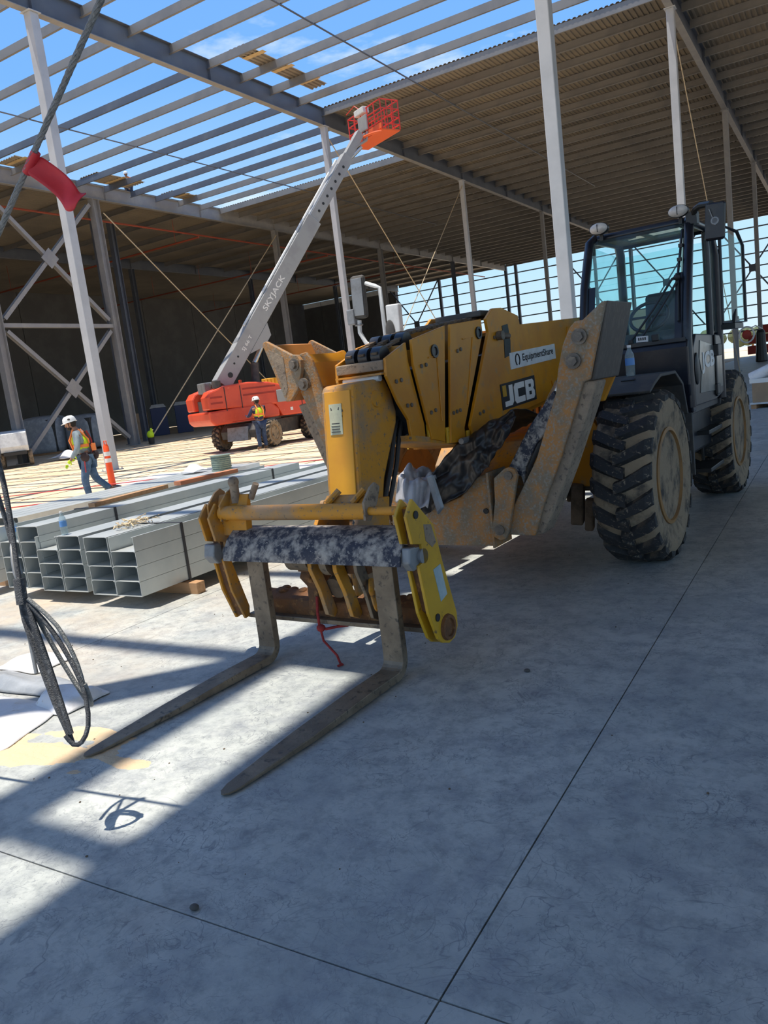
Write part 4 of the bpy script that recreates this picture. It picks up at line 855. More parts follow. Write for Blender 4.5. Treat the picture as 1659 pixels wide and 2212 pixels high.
# door: solid lower half, upper glass swung open beyond the rear post
dr = part(MB().prism([(1.16, 1.10), (2.02, 1.09), (2.40, 1.14), (2.42, 1.62), (2.30, 1.70), (1.30, 1.72), (1.16, 1.60)], 'x', xl-0.01, xl+0.03), 'door', 'black_paint', CB, bevel=0.012)
part(MB().prism([(1.34, 1.20), (1.96, 1.18), (2.02, 1.60), (1.42, 1.66), (1.36, 1.5), (1.42, 1.38)], 'x', xl+0.03, xl+0.036), 'door_panel', 'silver_panel', dr, bevel=0.003)
part(MB().prism([(2.06, 1.2), (2.34, 1.2), (2.36, 1.60), (2.08, 1.62)], 'x', xl+0.03, xl+0.036), 'door_panel', 'silver_panel', dr, bevel=0.003)
text('lettering', 'JCB', 'white_paint', dr, (xl+0.039, 1.43, 1.36), (0, 1, 0.03), (0, -0.03, 1), 0.55, 0.19, 0.04)
b = MB().b2((xl+0.03, 2.0, 1.12), (xl+0.05, 2.05, 1.70)).b2((xl+0.03, 1.96, 1.50), (xl+0.08, 2.12, 1.61)).b2((xl+0.03, 1.96, 1.14), (xl+0.06, 2.10, 1.24)); part(b, 'door_hinge', 'black_plastic', dr, bevel=0.008)
part(MB().ball((xl+0.035, 1.24, 1.42), (0.02, 0.075, 0.14), 12, 8), 'door_lock', 'black_plastic', dr, smooth=60)
og = part(MB().tube([(xl+0.045, 2.42, 1.80), (xl+0.12, 2.66, 1.80), (xl+0.18, 2.88, 1.80), (xl+0.18, 2.88, 2.55), (xl+0.15, 2.78, 2.68), (xl+0.05, 2.45, 2.74), (xl+0.045, 2.42, 1.80)], 0.017, 8), 'open_door_window', 'black_paint', CB, smooth=40)
part(MB().quad((xl+0.05, 2.43, 1.80), (xl+0.18, 2.88, 1.80), (xl+0.175, 2.86, 2.58), (xl+0.05, 2.43, 2.73), 0.006), 'glass_pane', 'cab_glass', og)
part(MB().prism([(2.58, 1.80), (2.68, 1.93), (2.71, 1.92), (2.69, 1.82), (2.80, 1.86), (2.85, 1.80)], 'x', xl+0.10, xl+0.13).b2((xl+0.02, 2.40, 1.74), (xl+0.16, 2.86, 1.79)), 'window_latch', 'black_plastic', og)
# seat, wheel, console
st = part(MB().box((0.80, 2.0, 1.62), (0.46, 0.46, 0.12), (0.08, 0, 0)).box((0.80, 2.24, 1.90), (0.44, 0.12, 0.56), (-0.12, 0, 0)), 'seat', 'black_plastic', CB, bevel=0.04)
part(MB().tube([(0.80+0.17*math.cos(a), 1.52+0.10*math.sin(a), 1.93+0.13*math.sin(a)) for a in [2*PI*i/24 for i in range(24)]], 0.016, 8, True).tube([(0.80, 1.52, 1.93), (0.80, 1.42, 1.72)], 0.028, 8).tube([(0.63, 1.52, 1.93), (0.97, 1.52, 1.93)], 0.012, 6), 'steering_wheel', 'black_plastic', CB, smooth=50)
part(MB().prism([(1.20, 1.12), (1.20, 1.68), (1.42, 1.80), (1.50, 1.66), (1.46, 1.12)], 'x', 0.50, 1.10).b2((0.36, 1.7, 1.1), (0.52, 2.35, 1.75)), 'console', 'charcoal', CB, bevel=0.03)
part(MB().b2((0.34, 1.15, 1.1), (1.2, 2.4, 1.16)), 'cab_floor', 'black_plastic', CB)
# near mirror on its arm
ma = part(MB().tube([(xl-0.01, 1.50, 2.66), (xl+0.06, 1.40, 2.76), (xl+0.12, 1.32, 2.77), (1.44, 1.20, 2.745)], 0.026, 8).box((xl+0.02, 1.46, 2.70), (0.09, 0.10, 0.10)), 'mirror_arm', 'black_plastic', CB, smooth=40)
mh = part(MB().box((1.465, 1.20, 2.60), (0.165, 0.045, 0.30), (0, R(4), R(-8))), 'mirror_head', 'navy_paint', ma, bevel=0.03)
ma2 = MB().box((1.463, 1.172, 2.60), (0.14, 0.006, 0.27), (0, R(4), R(-8))); part(ma2, 'mirror_back', 'black_paint', ma, bevel=0.004)
part(MB().lathe([(0.03, 0.0), (0.035, 0.008), (0.022, 0.008), (0.022, 0.0)], (1.47, 1.158, 2.60), 'y', 16).tube([(1.43, 1.16, 2.70), (1.455, 1.16, 2.62)], 0.004, 5).box((1.47, 1.163, 2.585), (0.03, 0.008, 0.03), (0, 0.7, 0)), 'mirror_emblem', 'grey_steel', ma)
# far mirrors on a bracket of the engine pod
fm = part(MB().tube([(-1.62, 0.62, 1.95), (-1.74, 0.60, 2.05), (-1.80, 0.60, 2.16), (-1.79, 0.60, 2.28)], 0.022, 8).tube([(-1.66, 0.60, 2.62), (-1.55, 0.60, 2.575), (-1.50, 0.60, 2.55), (-1.50, 0.60, 2.10), (-1.5, 0.7, 1.6), (-1.1, 0.9, 1.5)], 0.02, 8).tube([(-1.62, 0.62, 1.95), (-1.4, 0.7, 1.5), (-1.1, 0.9, 1.4)], 0.022, 8), 'mirror_bracket', 'white_plate', TH, smooth=40)
part(MB().box((-1.755, 0.60, 2.50), (0.17, 0.06, 0.42), (0, R(2), 0)), 'mirror_head', 'charcoal', fm, bevel=0.035)
part(MB().box((-1.755, 0.566, 2.50), (0.13, 0.006, 0.36), (0, R(2), 0)), 'mirror_glass', 'grey_steel', fm, bevel=0.004)
part(MB().box((-1.86, 0.59, 2.32), (0.09, 0.08, 0.15)).box((-1.80, 0.60, 2.235), (0.08, 0.05, 0.02)), 'indicator_lamp', 'grey_steel', fm, bevel=0.012)
part(MB().box((-1.37, 0.60, 2.20), (0.15, 0.07, 0.34), (0, R(2), 0)), 'lower_mirror', 'white_plate', fm, bevel=0.012)
part(MB().ball((-1.41, 0.560, 2.12), (0.055, 0.012, 0.11), 14, 8), 'lower_mirror_glass', 'charcoal', fm, smooth=60)
part(MB().prism([(-0.62, 0.50), (-0.15, 0.72), (-0.15, 0.60), (-0.62, 0.42)], 'x', -0.75, -0.55), 'hose_guard', 'yellow', bevel=0.01)

# ================================================================ THINGS ON THE TELEHANDLER
def cloth(name, cps, mat, th=0.006, sub=2, jit=0.0, parent=None):   # cps: grid of rows of points
    nr, nc = len(cps), len(cps[0]); vs = []
    for r in cps:
        for p in r: vs.append((p[0]+random.uniform(-jit, jit), p[1]+random.uniform(-jit, jit), p[2]+random.uniform(-jit, jit)))
    fs = [(i*nc+j, i*nc+j+1, (i+1)*nc+j+1, (i+1)*nc+j) for i in range(nr-1) for j in range(nc-1)]
    me = bpy.data.meshes.new(name); me.from_pydata(vs, [], fs); me.materials.append(MATS[mat]); me.polygons.foreach_set('use_smooth', [True]*len(fs))
    o = bpy.data.objects.new(name, me); C.objects.link(o)
    s1 = o.modifiers.new('sub', 'SUBSURF'); s1.levels = sub; s1.render_levels = sub
    so = o.modifiers.new('solid', 'SOLIDIFY'); so.thickness = th
    if parent: o.parent = parent
    return o
TM = Matrix.Translation((-2.42, 6.10, 0)) @ Matrix.Rotation(R(-3.5), 4, 'Z')
def tw(p): return tuple(TM @ Vector(p))
from mathutils import noise as mn
lo = [(-0.60, 0.50), (-0.42, 0.58), (-0.117, 0.70), (0.02, 0.84), (0.109, 0.92), (0.25, 1.08), (0.375, 1.24)]
hi = [(-0.56, 0.72), (-0.44, 0.84), (-0.30, 0.985), (-0.12, 1.12), (0.067, 1.215), (0.20, 1.265), (0.33, 1.30)]
def along(P, t):
    q = t*(len(P)-1); k = min(int(q), len(P)-2); f = q-k; return P[k][0]*(1-f)+P[k+1][0]*f, P[k][1]*(1-f)+P[k+1][1]*f
rows = []
NI, NJ = 44, 26
for i in range(NI):
    row = []
    for j in range(NJ):
        t, w = i/(NI-1), j/(NJ-1)
        (xa, za), (xb, zb) = along(lo, t), along(hi, t); f = min(w/0.62, 1.0); x, z = SK(xa+(xb-xa)*f, za+(zb-za)*f)
        y = -1.165+0.05*f if w < 0.62 else -1.115+0.50*(w-0.62)/0.38
        if w > 0.62: z -= 0.10*((w-0.62)/0.38)**2
        d1 = mn.fractal(Vector((x*7+z*3, z*9-x*5, w*2)), 0.8, 2.0, 4)
        d2 = abs(mn.noise(Vector((x*16, z*16, 3.1))))
        row.append(tw((x+0.02*d1, y-0.055*d1-0.05*d2, z+0.03*d1)))
    rows.append(row)
tag(cloth('black_tarp', rows, 'tarp', 0.005, 1, 0.003), 'crumpled black plastic tarp bunched under the yellow boom behind the stabilizer beam', 'tarp')
rows = []
for i in range(22):
    row = []
    for j in range(18):
        u, v = i/21, j/17; (x, z), y = SK(-0.70+0.30*u, 0.90-0.10*u-(0.22*(1-v/0.35)**1.5 if v < 0.35 else 0)), -1.29+0.32*v
        d1 = mn.fractal(Vector((x*11, y*11, z*9)), 0.8, 2.0, 4); row.append(tw((x+.05*d1, y-.05*d1, z+0.08*d1-0.03*abs(mn.noise(Vector((x*25, y*25, 1)))))))
    rows.append(row)
tag(cloth('crumpled_bag', rows, 'bag_grey', 0.004, 1, 0.003), 'grey white crumpled bag beside the black tarp, behind the boom nose', 'bag')
def bottle(loc, label, k=1.0, rz=0.0):
    b = empty('water_bottle', loc, rz, label, 'bottle')
    MB().lathe([(0.0, 0.0), (0.028*k, 0.0), (0.032*k, 0.01*k), (0.032*k, 0.13*k), (0.030*k, 0.15*k), (0.014*k, 0.185*k), (0.0125*k, 0.20*k), (0.0, 0.20*k)], (0, 0, 0), 'z', 20).build('bottle_body', 'bottle_plastic', b, smooth=40)
    MB().lathe([(0.0325*k, 0.075*k), (0.0325*k, 0.125*k)], (0, 0, 0), 'z', 20).build('bottle_label', 'bottle_label', b, smooth=40)
    MB().lathe([(0.014*k, 0.197*k), (0.014*k, 0.215*k), (0.0, 0.215*k)], (0, 0, 0), 'z', 14).build('cap', 'white_paint', b, smooth=40)
    return b
bottle(tw((0.955, 0.30, 1.442)), 'clear water bottle with blue label standing on the black mudguard', 1.12)
# red rope hanging from the lower beam
g = empty('red_rope', tw((-0.20, -2.44, 0.2)), 0, 'frayed red rope tied round the rusty lower beam, tail hanging to the floor', 'rope')
def tr(pts): o0 = Vector(tw((-0.20, -2.44, 0.2))); return [tuple(Vector(tw(p))-o0) for p in pts]
MB().tube(tr([(-0.20, -2.475, 0.40), (-0.205, -2.485, 0.30), (-0.20, -2.49, 0.215), (-0.17, -2.47, 0.195), (-0.11, -2.42, 0.20), (-0.05, -2.40, 0.205)]), 0.009, 7).build('rope_loop', 'red_rope', g, smooth=50)
MB().ball(tr([(-0.195, -2.485, 0.205)])[0], (0.03, 0.025, 0.025), 9, 6).build('knot', 'red_rope', g, smooth=60)
MB().tube(tr([(-0.195, -2.49, 0.20), (-0.175, -2.50, 0.13), (-0.12, -2.51, 0.09), (-0.07, -2.52, 0.055), (-0.045, -2.53, 0.012), (-0.02, -2.54, 0.010), (-0.035, -2.57, 0.010)]), 0.0075, 7).build('rope_tail', 'red_rope', g, smooth=50)

# ================================================================ GALVANIZED PURLIN STACKS
PH, PWd = 0.129, 0.31
def channel(L, w=PWd, h=PH):  # open lipped channel lying on its web
    t = 0.004
    return MB().b2((0.003, 0, 0), (w-0.003, L, t)).b2((0.003, 0, t), (0.003+t, L, h-0.003)).b2((w-0.003-t, 0, t), (w-0.003, L, h-0.003)).b2((0.003+t, 0, h-0.003-t), (0.022, L, h-0.003)).b2((w-0.022, 0, h-0.003-t), (w-0.003-t, L, h-0.003))
def boxchan(L, w=PWd, h=PH):
    return channel(L, w, h).b2((0.0, 0, h-0.003), (w, L, h+0.001))
chan_m = {}
def purlin(x, y, z, L, label, closed=False, group=None, w=PWd, h=PH):
    k = (round(L, 2), closed, w, h)
    if k not in chan_m: chan_m[k] = (boxchan if closed else channel)(L, w, h).mesh('steel_purlin', 'galvanized')
    return tag(inst(chan_m[k], 'steel_purlin', None, (x, y, z)), label, 'steel purlin', group or 'galvanized purlins in the strapped stacks')
rown = ['bottom', 'second', 'third', 'top']
blocks = [('right hand', [(-5.72, 'left'), (-5.405, 'right')], 4.31, 7.6, 'left'), ('middle', [(-6.475, 'left'), (-6.16, 'right')], 4.36, 7.6, 'right'), ('left hand', [(-7.08, 'left'), (-6.765, 'right')], 4.40, 4.1, 'right')]
for bn, cols, y, L, closed in blocks:
    for x, side in cols:
        for r in range(4):
            c = (r == 3 and side == closed)
            hh = 0.151 if bn == 'left hand' else PH
            purlin(x, y+random.uniform(0, .012), 0.112+hh*r, L, 'galvanized steel purlin, %s row, %s column of the %s strapped stack' % (rown[r], side, bn) if not c else 'closed galvanized purlin lying alone on top of the %s strapped stack' % bn, c, h=hh)
for r in range(3): purlin(-7.75, 4.42, 0.112+PH*r, 4.0, 'galvanized steel purlin at the far left edge of the stacks, %s row' % rown[r])
# loose low layer beyond the stacks
for i in range(4): purlin(-12.9+0.33*i, 7.6, 0.10, 6.2, 'galvanized purlin in the low layer behind the stacks, %s from left' % ['first', 'second', 'third', 'fourth'][i], True, 'low layer of purlins')
for i, y in enumerate((8.3, 11.0, 13.3)): tag(MB().b2((-13.1, y, -0.055), (-11.4, y+0.09, 0.098)).build('timber', 'wood'), 'timber bearer under the low purlin layer on the dirt, %s' % ['nearest', 'middle one', 'farthest'][i], 'timber')
def band(x0, x1, y, z0, z1, label):
    t = 0.004; b = MB().b2((x0-t, y, z0-t), (x1+t, y+0.03, z0)).b2((x0-t, y, z1), (x1+t, y+0.03, z1+t)).b2((x0-t, y, z0), (x0, y+0.03, z1)).b2((x1, y, z0), (x1+t, y+0.03, z1))
    return tag(b.build('strap', 'strap'), label, 'strap')
zt = 0.112+4*PH+0.002
band(-5.72, -5.095, 4.86, 0.108, zt, 'black steel strap round the right hand purlin stack near its front')
band(-5.72, -5.095, 8.6, 0.108, zt, 'black steel strap round the right hand purlin stack behind the fork carriage')
zl = 0.112+4*0.151+0.002
band(-7.08, -6.455, 5.3, 0.108, zl, 'black steel strap round the left hand purlin stack near its front')
band(-7.08, -6.455, 7.9, 0.108, zl, 'black steel strap round the far end of the left hand purlin stack')
for i, y in enumerate((4.78, 7.3, 10.6)):
    tag(MB().b2((-7.85, y, 0.0), (-4.93, y+0.10, 0.104)).build('timber', 'wood', bevel=0.006), ['timber bearer under the purlin stacks, its end grain showing at right', 'timber bearer hidden under the middle of the purlin stacks', 'timber bearer under the rear of the purlin stacks'][i], 'timber')
bottle((-6.11, 4.43, zt+0.002), 'clear water bottle with blue label on the middle purlin stack', 1.0)
bottle((-6.99, 4.52, 0.112+3*0.151+0.006), 'small clear bottle behind the hanging cable on the left purlin stack', 1.0)
b = MB()
for i in range(70):
    a = random.uniform(0, PI); x, y = random.gauss(-5.60, 0.07), random.gauss(4.80, 0.12); z = zt+0.012+random.uniform(0, 0.05); l = random.uniform(0.03, 0.08)
    b.box((min(max(x, -5.70), -5.43), y, z), (l, 0.010, 0.006), (random.uniform(-.4, .4), random.uniform(-.4, .4), a))
tag(b.build('wood_shavings', 'straw'), 'little heap of pale wood chips on top of the right purlin stack', 'wood chips', kind='stuff')
tag(MB().box((-6.93, 5.95, zl+0.024), (0.09, 1.2, 0.045), (0, 0, 0.12)).build('board', 'wood'), 'brown board lying on the left purlin stack', 'board')
tag(MB().box((-6.98, 7.25, zl+0.026), (0.12, 1.0, 0.05), (0, 0, -0.05)).build('board', 'wood_red'), 'reddish board lying at the far end of the left purlin stack', 'board')
g = empty('cable_spool', (-10.9, 11.9, 0.235), 0, 'round grey green wire spool standing on the low purlin layer', 'spool')
g.location = (-11.75, 12.7, 0.235)
MB().lathe([(0.0, 0.0), (0.23, 0.0), (0.23, 0.02), (0.20, 0.025), (0.215, 0.17), (0.20, 0.30), (0.23, 0.31), (0.23, 0.33), (0.0, 0.33)], (0, 0, 0), 'z', 24).build('spool_body', 'spool_green', g, smooth=35)
b = MB()
for k in range(6): b.lathe([(0.212, 0.05+0.04*k), (0.222, 0.065+0.04*k), (0.212, 0.08+0.04*k)], (0, 0, 0), 'z', 20)
o = b.build('wire_turns', 'spool_green', g, smooth=40, split=False)
rows = [[(-12.55+0.09*i, 12.2+0.09*j, 0.262+0.17*math.sin(PI*i/5)*math.sin(PI*j/5)+random.uniform(0, .05)) for j in range(6)] for i in range(6)]
tag(cloth('plastic_bag', rows, 'plastic_white', 0.004, 2), 'crumpled clear plastic bag beside the wire spool', 'bag')

# ================================================================ WIRE ROPES, FLAG AND COIL AT LEFT
def rope(name, pts, r, mat, parent=None, n=10):
    pts = [Vector(p) for p in pts]; out = []
    for i in range(len(pts)-1):
        k = max(2, int((pts[i+1]-pts[i]).length/0.04)) if len(pts) > 2 else 60
        k = min(k, 80)
        p0 = pts[max(i-1, 0)]; p1 = pts[i]; p2 = pts[i+1]; p3 = pts[min(i+2, len(pts)-1)]
        for j in range(k):
            t = j/k; out.append(0.5*((2*p1)+(p2-p0)*t+(2*p0-5*p1+4*p2-p3)*t*t+(3*p1-p0-3*p2+p3)*t*t*t))
    out.append(pts[-1])
    return MB().tube(out, r, n).build(name, mat, parent, smooth=60)
A0 = Vector((-4.90, 1.75, 0.38)); A1 = Vector((-2.45, 1.75, 2.27)); A2 = Vector((-1.80, 1.75, 2.77)); top = Vector((10.03, 1.72, 11.9))
g = empty('guy_rope', tuple(A0), 0, 'grey twisted steel guy rope slanting across the upper left corner', 'rope')
dv = (top-A0); rope('rope', [(0, 0, 0), tuple(dv)], 0.0085, 'cable', g)
b = MB(); L = dv.length; d = dv.normalized(); a = d.orthogonal().normalized(); c2 = d.cross(a)
for s in range(6):
    pts = []
    n = 300
    for i in range(n): t = 4.6*i/(n-1); ph = 2*PI*(t/0.17)+s*PI/3; pts.append(d*t+(a*math.cos(ph)+c2*math.sin(ph))*0.0062)
    b.tube(pts, 0.0042, 5)
b.build('strands', 'cable', g, smooth=60, split=False)
MB().tube([(0.0, -0.03, -0.02), (-0.03, 0.0, 0.02), (0, 0.04, 0.05), (0.03, 0.02, 0.0), (0.0, -0.03, -0.02)], 0.012, 8).build('shackle', 'grey_steel', g, smooth=50)
# ribbon flag tied on the rope
fp = A1+(A2-A1)*0.345
g = empty('red_flag', tuple(fp), 0, 'red ribbon flag tied to the slanting steel rope', 'flag')
rr, uu = _r, _u
pts = []
n = 12
for i in range(n):
    t = i/(n-1); base = rr*(0.135*t+0.004)-uu*(0.005+0.15*t)+Vector((0.02, 0.03, 0))*math.sin(t*3.0)*0.8
    if t > 0.85: base += uu*0.03*(t-0.85)/0.15+rr*0.02*(t-0.85)/0.15
    wv = (rr*0.60+uu*0.80)*0.036
    pts.append([tuple(base-wv), tuple(base+Vector((0.0, 0.02, 0))*math.sin(t*5)), tuple(base+wv)])
cloth('ribbon', pts, 'red_cloth', 0.002, 2, 0.0, g)
MB().tube([tuple(d*(-0.04)), tuple(d*0.04)], 0.015, 12).build('wrap', 'red_cloth', g, smooth=50)
# hanging coil of wire rope
K0 = Vector((-2.77, 1.77, 1.04))
g = empty('rope_coil', tuple(K0), 0, 'bundle of dark wire rope hanging in long loops at the left edge', 'rope')
rope('riser', [(0, 0, 0), (-0.05, 0.045, 0.45), (-0.10, -0.02, 0.92)], 0.0105, 'cable_dark', g)
rope('riser', [(-0.07, 0.06, 0.0), (-0.085, 0.055, 0.13), (-0.02, 0.0, 0.02), (0.02, 0, -0.06)], 0.007, 'grey_steel', g)
rope('riser', [(-0.085, 0.055, 0.13), (-0.10, 0.05, 0.30), (-0.115, -0.02, 0.915)], 0.0095, 'cable_dark', g)
rope('tail', [(-0.085, 0.055, 0.10), (-0.055, 0.03, -0.10), (-0.01, 0.0, -0.28), (0.02, -0.02, -0.38)], 0.008, 'grey_steel', g)
lat = Vector((0.85, 0.5, 0)); dep = Vector((-0.5, 0.85, 0))
for k in range(9):
    off = lat*(0.0085*(k % 5-2))+dep*(0.012*(k//5)-0.006+0.006*math.sin(k))
    p = [(0.0, 0, -0.06), (0.02, -0.005, -0.16), (0.055, 0.0, -0.34), (0.10, -0.005, -0.50), (0.150, -0.015, -0.62-0.012*(k % 4))]
    rope('loop_strand', [tuple(Vector(q)+off*(0.45, 1.0, 1.0, 0.8, 0.35)[i]) for i, q in enumerate(p)], 0.0092, 'cable_dark', g)
rope('open_loop', [(0.03, 0.0, -0.10), (0.10, 0.03, -0.22), (0.165, 0.05, -0.38), (0.195, 0.05, -0.50), (0.205, 0.03, -0.60), (0.190, 0.0, -0.655), (0.165, -0.02, -0.66), (0.14, -0.03, -0.62)], 0.0095, 'cable_dark', g)
rope('open_loop', [(0.02, 0.01, -0.10), (0.06, 0.05, -0.30), (0.11, 0.08, -0.46), (0.155, 0.09, -0.54), (0.18, 0.08, -0.52), (0.19, 0.06, -0.44)], 0.0095, 'cable', g)
rope('open_loop', [(0.03, 0.0, -0.08), (0.12, 0.04, -0.20), (0.17, 0.06, -0.36), (0.185, 0.06, -0.50)], 0.0085, 'cable', g)
MB().tube([(0, 0, 0.0), (0.005, -0.01, -0.10)], 0.022, 10).build('binding', 'cable_dark', g, smooth=50)

# ================================================================ PLASTIC SACKS AND SAND AT LOWER LEFT
def sack(name, x0, x1, y0, y1, h, mat, label, skew=0.0, cat='sack'):
    rows = []
    n, m = 8, 7
    for i in range(n):
        r = []
        for j in range(m):
            u, v = i/(n-1), j/(m-1); e = min(1.0, 4*min(u, 1-u)+0.0)*min(1.0, 4*min(v, 1-v))
            r.append((x0+(x1-x0)*u+skew*v+random.uniform(-.015, .015), y0+(y1-y0)*v+random.uniform(-.015, .015), 0.006+h*e**0.6*(0.8+0.3*math.sin(5*u+3*v))+(random.uniform(0, .012) if e > .2 else 0)))
        rows.append(r)
    return tag(cloth(name, rows, mat, 0.004, 2), label, cat)
sack('plastic_sack', -4.75, -3.72, 2.10, 2.62, 0.055, 'plastic_white', 'dusty white plastic sheet lying flat on the floor at the left edge', -0.20, 'plastic sheet')
sack('plastic_sack', -4.9, -4.0, 2.68, 2.92, 0.07, 'wrap_grey', 'grey folded plastic roll lying behind the white plastic sheet', -0.15, 'plastic sheet')
sack('plastic_bag', -4.12, -3.80, 2.52, 2.86, 0.10, 'plastic_white', 'clear plastic bag corner beside the hanging rope coil', 0.0, 'bag')
sack('plastic_bag', -5.1, -4.65, 2.95, 3.3, 0.05, 'plastic_white', 'torn white plastic scraps behind the grey plastic roll', 0.0, 'plastic scraps')
from mathutils import noise as mn
b = MB(); nx, ny = 110, 46
for i in range(nx+1):
    for j in range(ny+1):
        u, v = i/nx, j/ny; x, y = -5.0+2.4*u+0.35*(v-.5), 1.80+0.85*v-0.05*(u-.5)
        e = max(0, 1-abs(2*u-1)**2)*max(0, 1-abs(2*v-1)**2)
        n0 = mn.fractal(Vector((x*2.2, y*5.0, 0)), 0.9, 2.1, 5)
        b.v.append((x, y, -0.010+0.014*e+0.012*n0))
b.f = [(i*(ny+1)+j, (i+1)*(ny+1)+j, (i+1)*(ny+1)+j+1, i*(ny+1)+j+1) for i in range(nx) for j in range(ny)]
tag(b.build('spilled_sand', 'dirt'), 'tan sand spilled on the slab around the plastic sheet', 'sand', kind='stuff')
b = MB()
for i in range(110):
    x, y = random.uniform(-6, 1.5), random.uniform(1.2, 7.5)
    if random.random() < 0.6: x = random.uniform(-5, -2)
    s = random.uniform(0.002, 0.006); b.ball((x, y, s*0.4), (s, s*1.2, s*0.6), 5, 3)
tag(b.build('grit', 'mud'), 'small dark crumbs of dirt scattered over the slab', 'grit', kind='stuff')
for i, (x, y, l) in enumerate(((-1.86, 1.56, 'small pebble on the shaded floor near the cross joint'), (-1.5, 3.72, 'dark crumb of mud on the floor right of the fork'))):
    tag(MB().ball((x, y, 0.008), (0.018, 0.014, 0.010), 8, 5).build('pebble', 'charcoal', smooth=50), l, 'pebble')

# ================================================================ REBAR MESH AND STRING LINES ON THE DIRT
b = MB()
for k in range(28): y = 3.2+1.4*k+random.uniform(-.2, .2); b.b2((-34, y, -0.050), (-8.95, y+0.010, -0.040))
for k in range(9): x = -34+2.8*k; b.b2((x, 3.2, -0.058), (x+0.010, 41.8, -0.050))
tag(b.build('rebar_mesh', 'rebar'), 'rusty reinforcing bars laid in a grid over the bare dirt', 'rebar', kind='stuff')
rod('string_line', (-24, 8.5, 0.05), (-9.0, 15.5, 0.10), 0.012, 'red string line stretched over the dirt behind the stacks', 'string', 'line_red')
rod('string_line', (-16, 9.7, 0.01), (-9.0, 14.3, 0.01), 0.014, 'red hose lying on the dirt beyond the low purlin layer', 'hose', 'line_red')
o = MB().b2((-16.5, 13.4, -0.058), (-9.2, 15.4, -0.045)).build('pale_sheeting', 'plastic_white'); tag(o, 'pale sheeting strip on the dirt behind the orange post', 'sheet')

# ================================================================ BOOM LIFT
LF = empty('boom_lift', (-18.95, 23.25, -0.05), R(5.8), 'orange red boom lift with raised grey boom, parked on the dirt', 'boom lift')
Wk = 0.78
for x, y, sd, nm in ((1.08, -1.32, 1, 0), (-1.12, -1.32, -1, 1), (1.08, 1.38, 1, 0), (-1.12, 1.38, -1, 1)):
    w = inst(tyre_m, 'wheel', LF, (x, y, 0.645*Wk), (0, 0, 0 if sd > 0 else PI)); w.scale = (Wk, Wk, Wk)
    inst(rim_m, 'rim', w); inst(hub_m, 'hub', w)
    for k in range(16):
        inst(lug_a, 'tread_lug', w, rot=(2*PI*k/16, 0, 0)); inst(lug_b, 'tread_lug', w, rot=(2*PI*(k+.5)/16, 0, 0))
MB().prism([(-1.75, 0.42), (1.8, 0.42), (1.85, 0.7), (1.6, 0.95), (-1.55, 0.95), (-1.8, 0.7)], 'x', -0.82, 0.82).build('chassis', 'charcoal', LF, 0.02)
MB().b2((-1.0, -1.45, 0.42), (1.0, -1.2, 0.6)).b2((-1.0, 1.25, 0.42), (1.0, 1.5, 0.6)).build('axle', 'charcoal', LF, 0.01)
MB().lathe([(0.6, 0.93), (0.6, 1.06), (0.5, 1.06)], (0, 0, 0), 'z', 28).build('slew_ring', 'grey_steel', LF, smooth=35)
MB().prism([(-1.9, 0.35), (-1.7, 0.35), (-1.6, 0.8), (-1.8, 0.85)], 'x', -0.5, 0.4).build('outrigger_plate', 'grey_steel', LF, 0.01)
TT = Matrix.Rotation(R(-26-5.8), 4, 'Z')     # turret frame: x side facing the camera, y along the boom
def lp(b, name, mat, parent=LF, bevel=0.0, smooth=None): return b.xf(TT).build(name, mat, parent, bevel, smooth)
cwp = [(-2.45, 1.00), (-2.6, 1.15), (-2.62, 1.50), (-0.2, 1.62), (0.1, 1.35), (0.1, 1.05)]
lp(MB().prism(cwp, 'x', -1.15, 1.15), 'counterweight', 'lift_red', bevel=0.07)
ck = [(-2.58, 1.56), (-2.60, 2.0), (-2.45, 2.2), (-1.9, 2.36), (-1.0, 2.40), (-0.2, 2.33), (0.6, 2.12), (1.2, 1.78), (1.95, 1.30), (2.0, 1.02), (0.2, 1.04), (0.0, 1.50)]
h = lp(MB().prism(ck, 'x', 0.42, 1.14), 'engine_hood', 'lift_red', bevel=0.06)
h2 = lp(MB().prism(ck, 'x', -1.14, -0.42), 'engine_hood', 'lift_red', bevel=0.06)
lp(MB().b2((-0.42, -2.4, 1.3), (0.42, 1.8, 1.9)), 'turret_frame', 'charcoal')
for y0, y1, z in ((-2.5, -2.05, 1.98), (-2.5, -2.05, 1.78), (-1.25, 0.05, 2.17), (-1.25, 0.0, 1.95)):
    lp(MB().b2((1.13, y0, z-0.03), (1.15, y1, z+0.03)), 'hood_slot', 'red_paint', h)
for y in (-1.95, -1.35, 1.05): lp(MB().b2((1.135, y, 1.25), (1.148, y+0.03, 2.3 if y < 0 else 1.75)), 'panel_gap', 'black_plastic', h)
lp(MB().b2((1.13, -1.8, 1.02), (1.16, -0.6, 1.06)), 'edge_strip', 'lift_red', h)
lp(MB().b2((1.14, 0.05, 1.55), (1.20, 0.42, 2.0)), 'control_panel', 'lift_grey', h, 0.02)
for i, (y, z, l, hh) in enumerate(((1.2, 1.52, .25, .05), (1.25, 1.15, .3, .10), (0.55, 1.2, .1, .12))): lp(MB().b2((1.14, y, z), (1.148, y+l, z+hh)), 'warning_decal', 'white_paint', h)
lp(MB().b2((-0.36, -2.35, 2.15), (0.36, -1.75, 2.55)), 'boom_pivot', 'grey_steel', bevel=0.03)
lp(MB().cyl((0.55, -2.2, 2.42), (0.55, -1.9, 2.42), 0.09), 'exhaust', 'charcoal', smooth=40)
lp(MB().cyl((0.9, -2.1, 2.3), (0.9, -2.1, 2.55), 0.16), 'air_filter', 'charcoal', smooth=40)
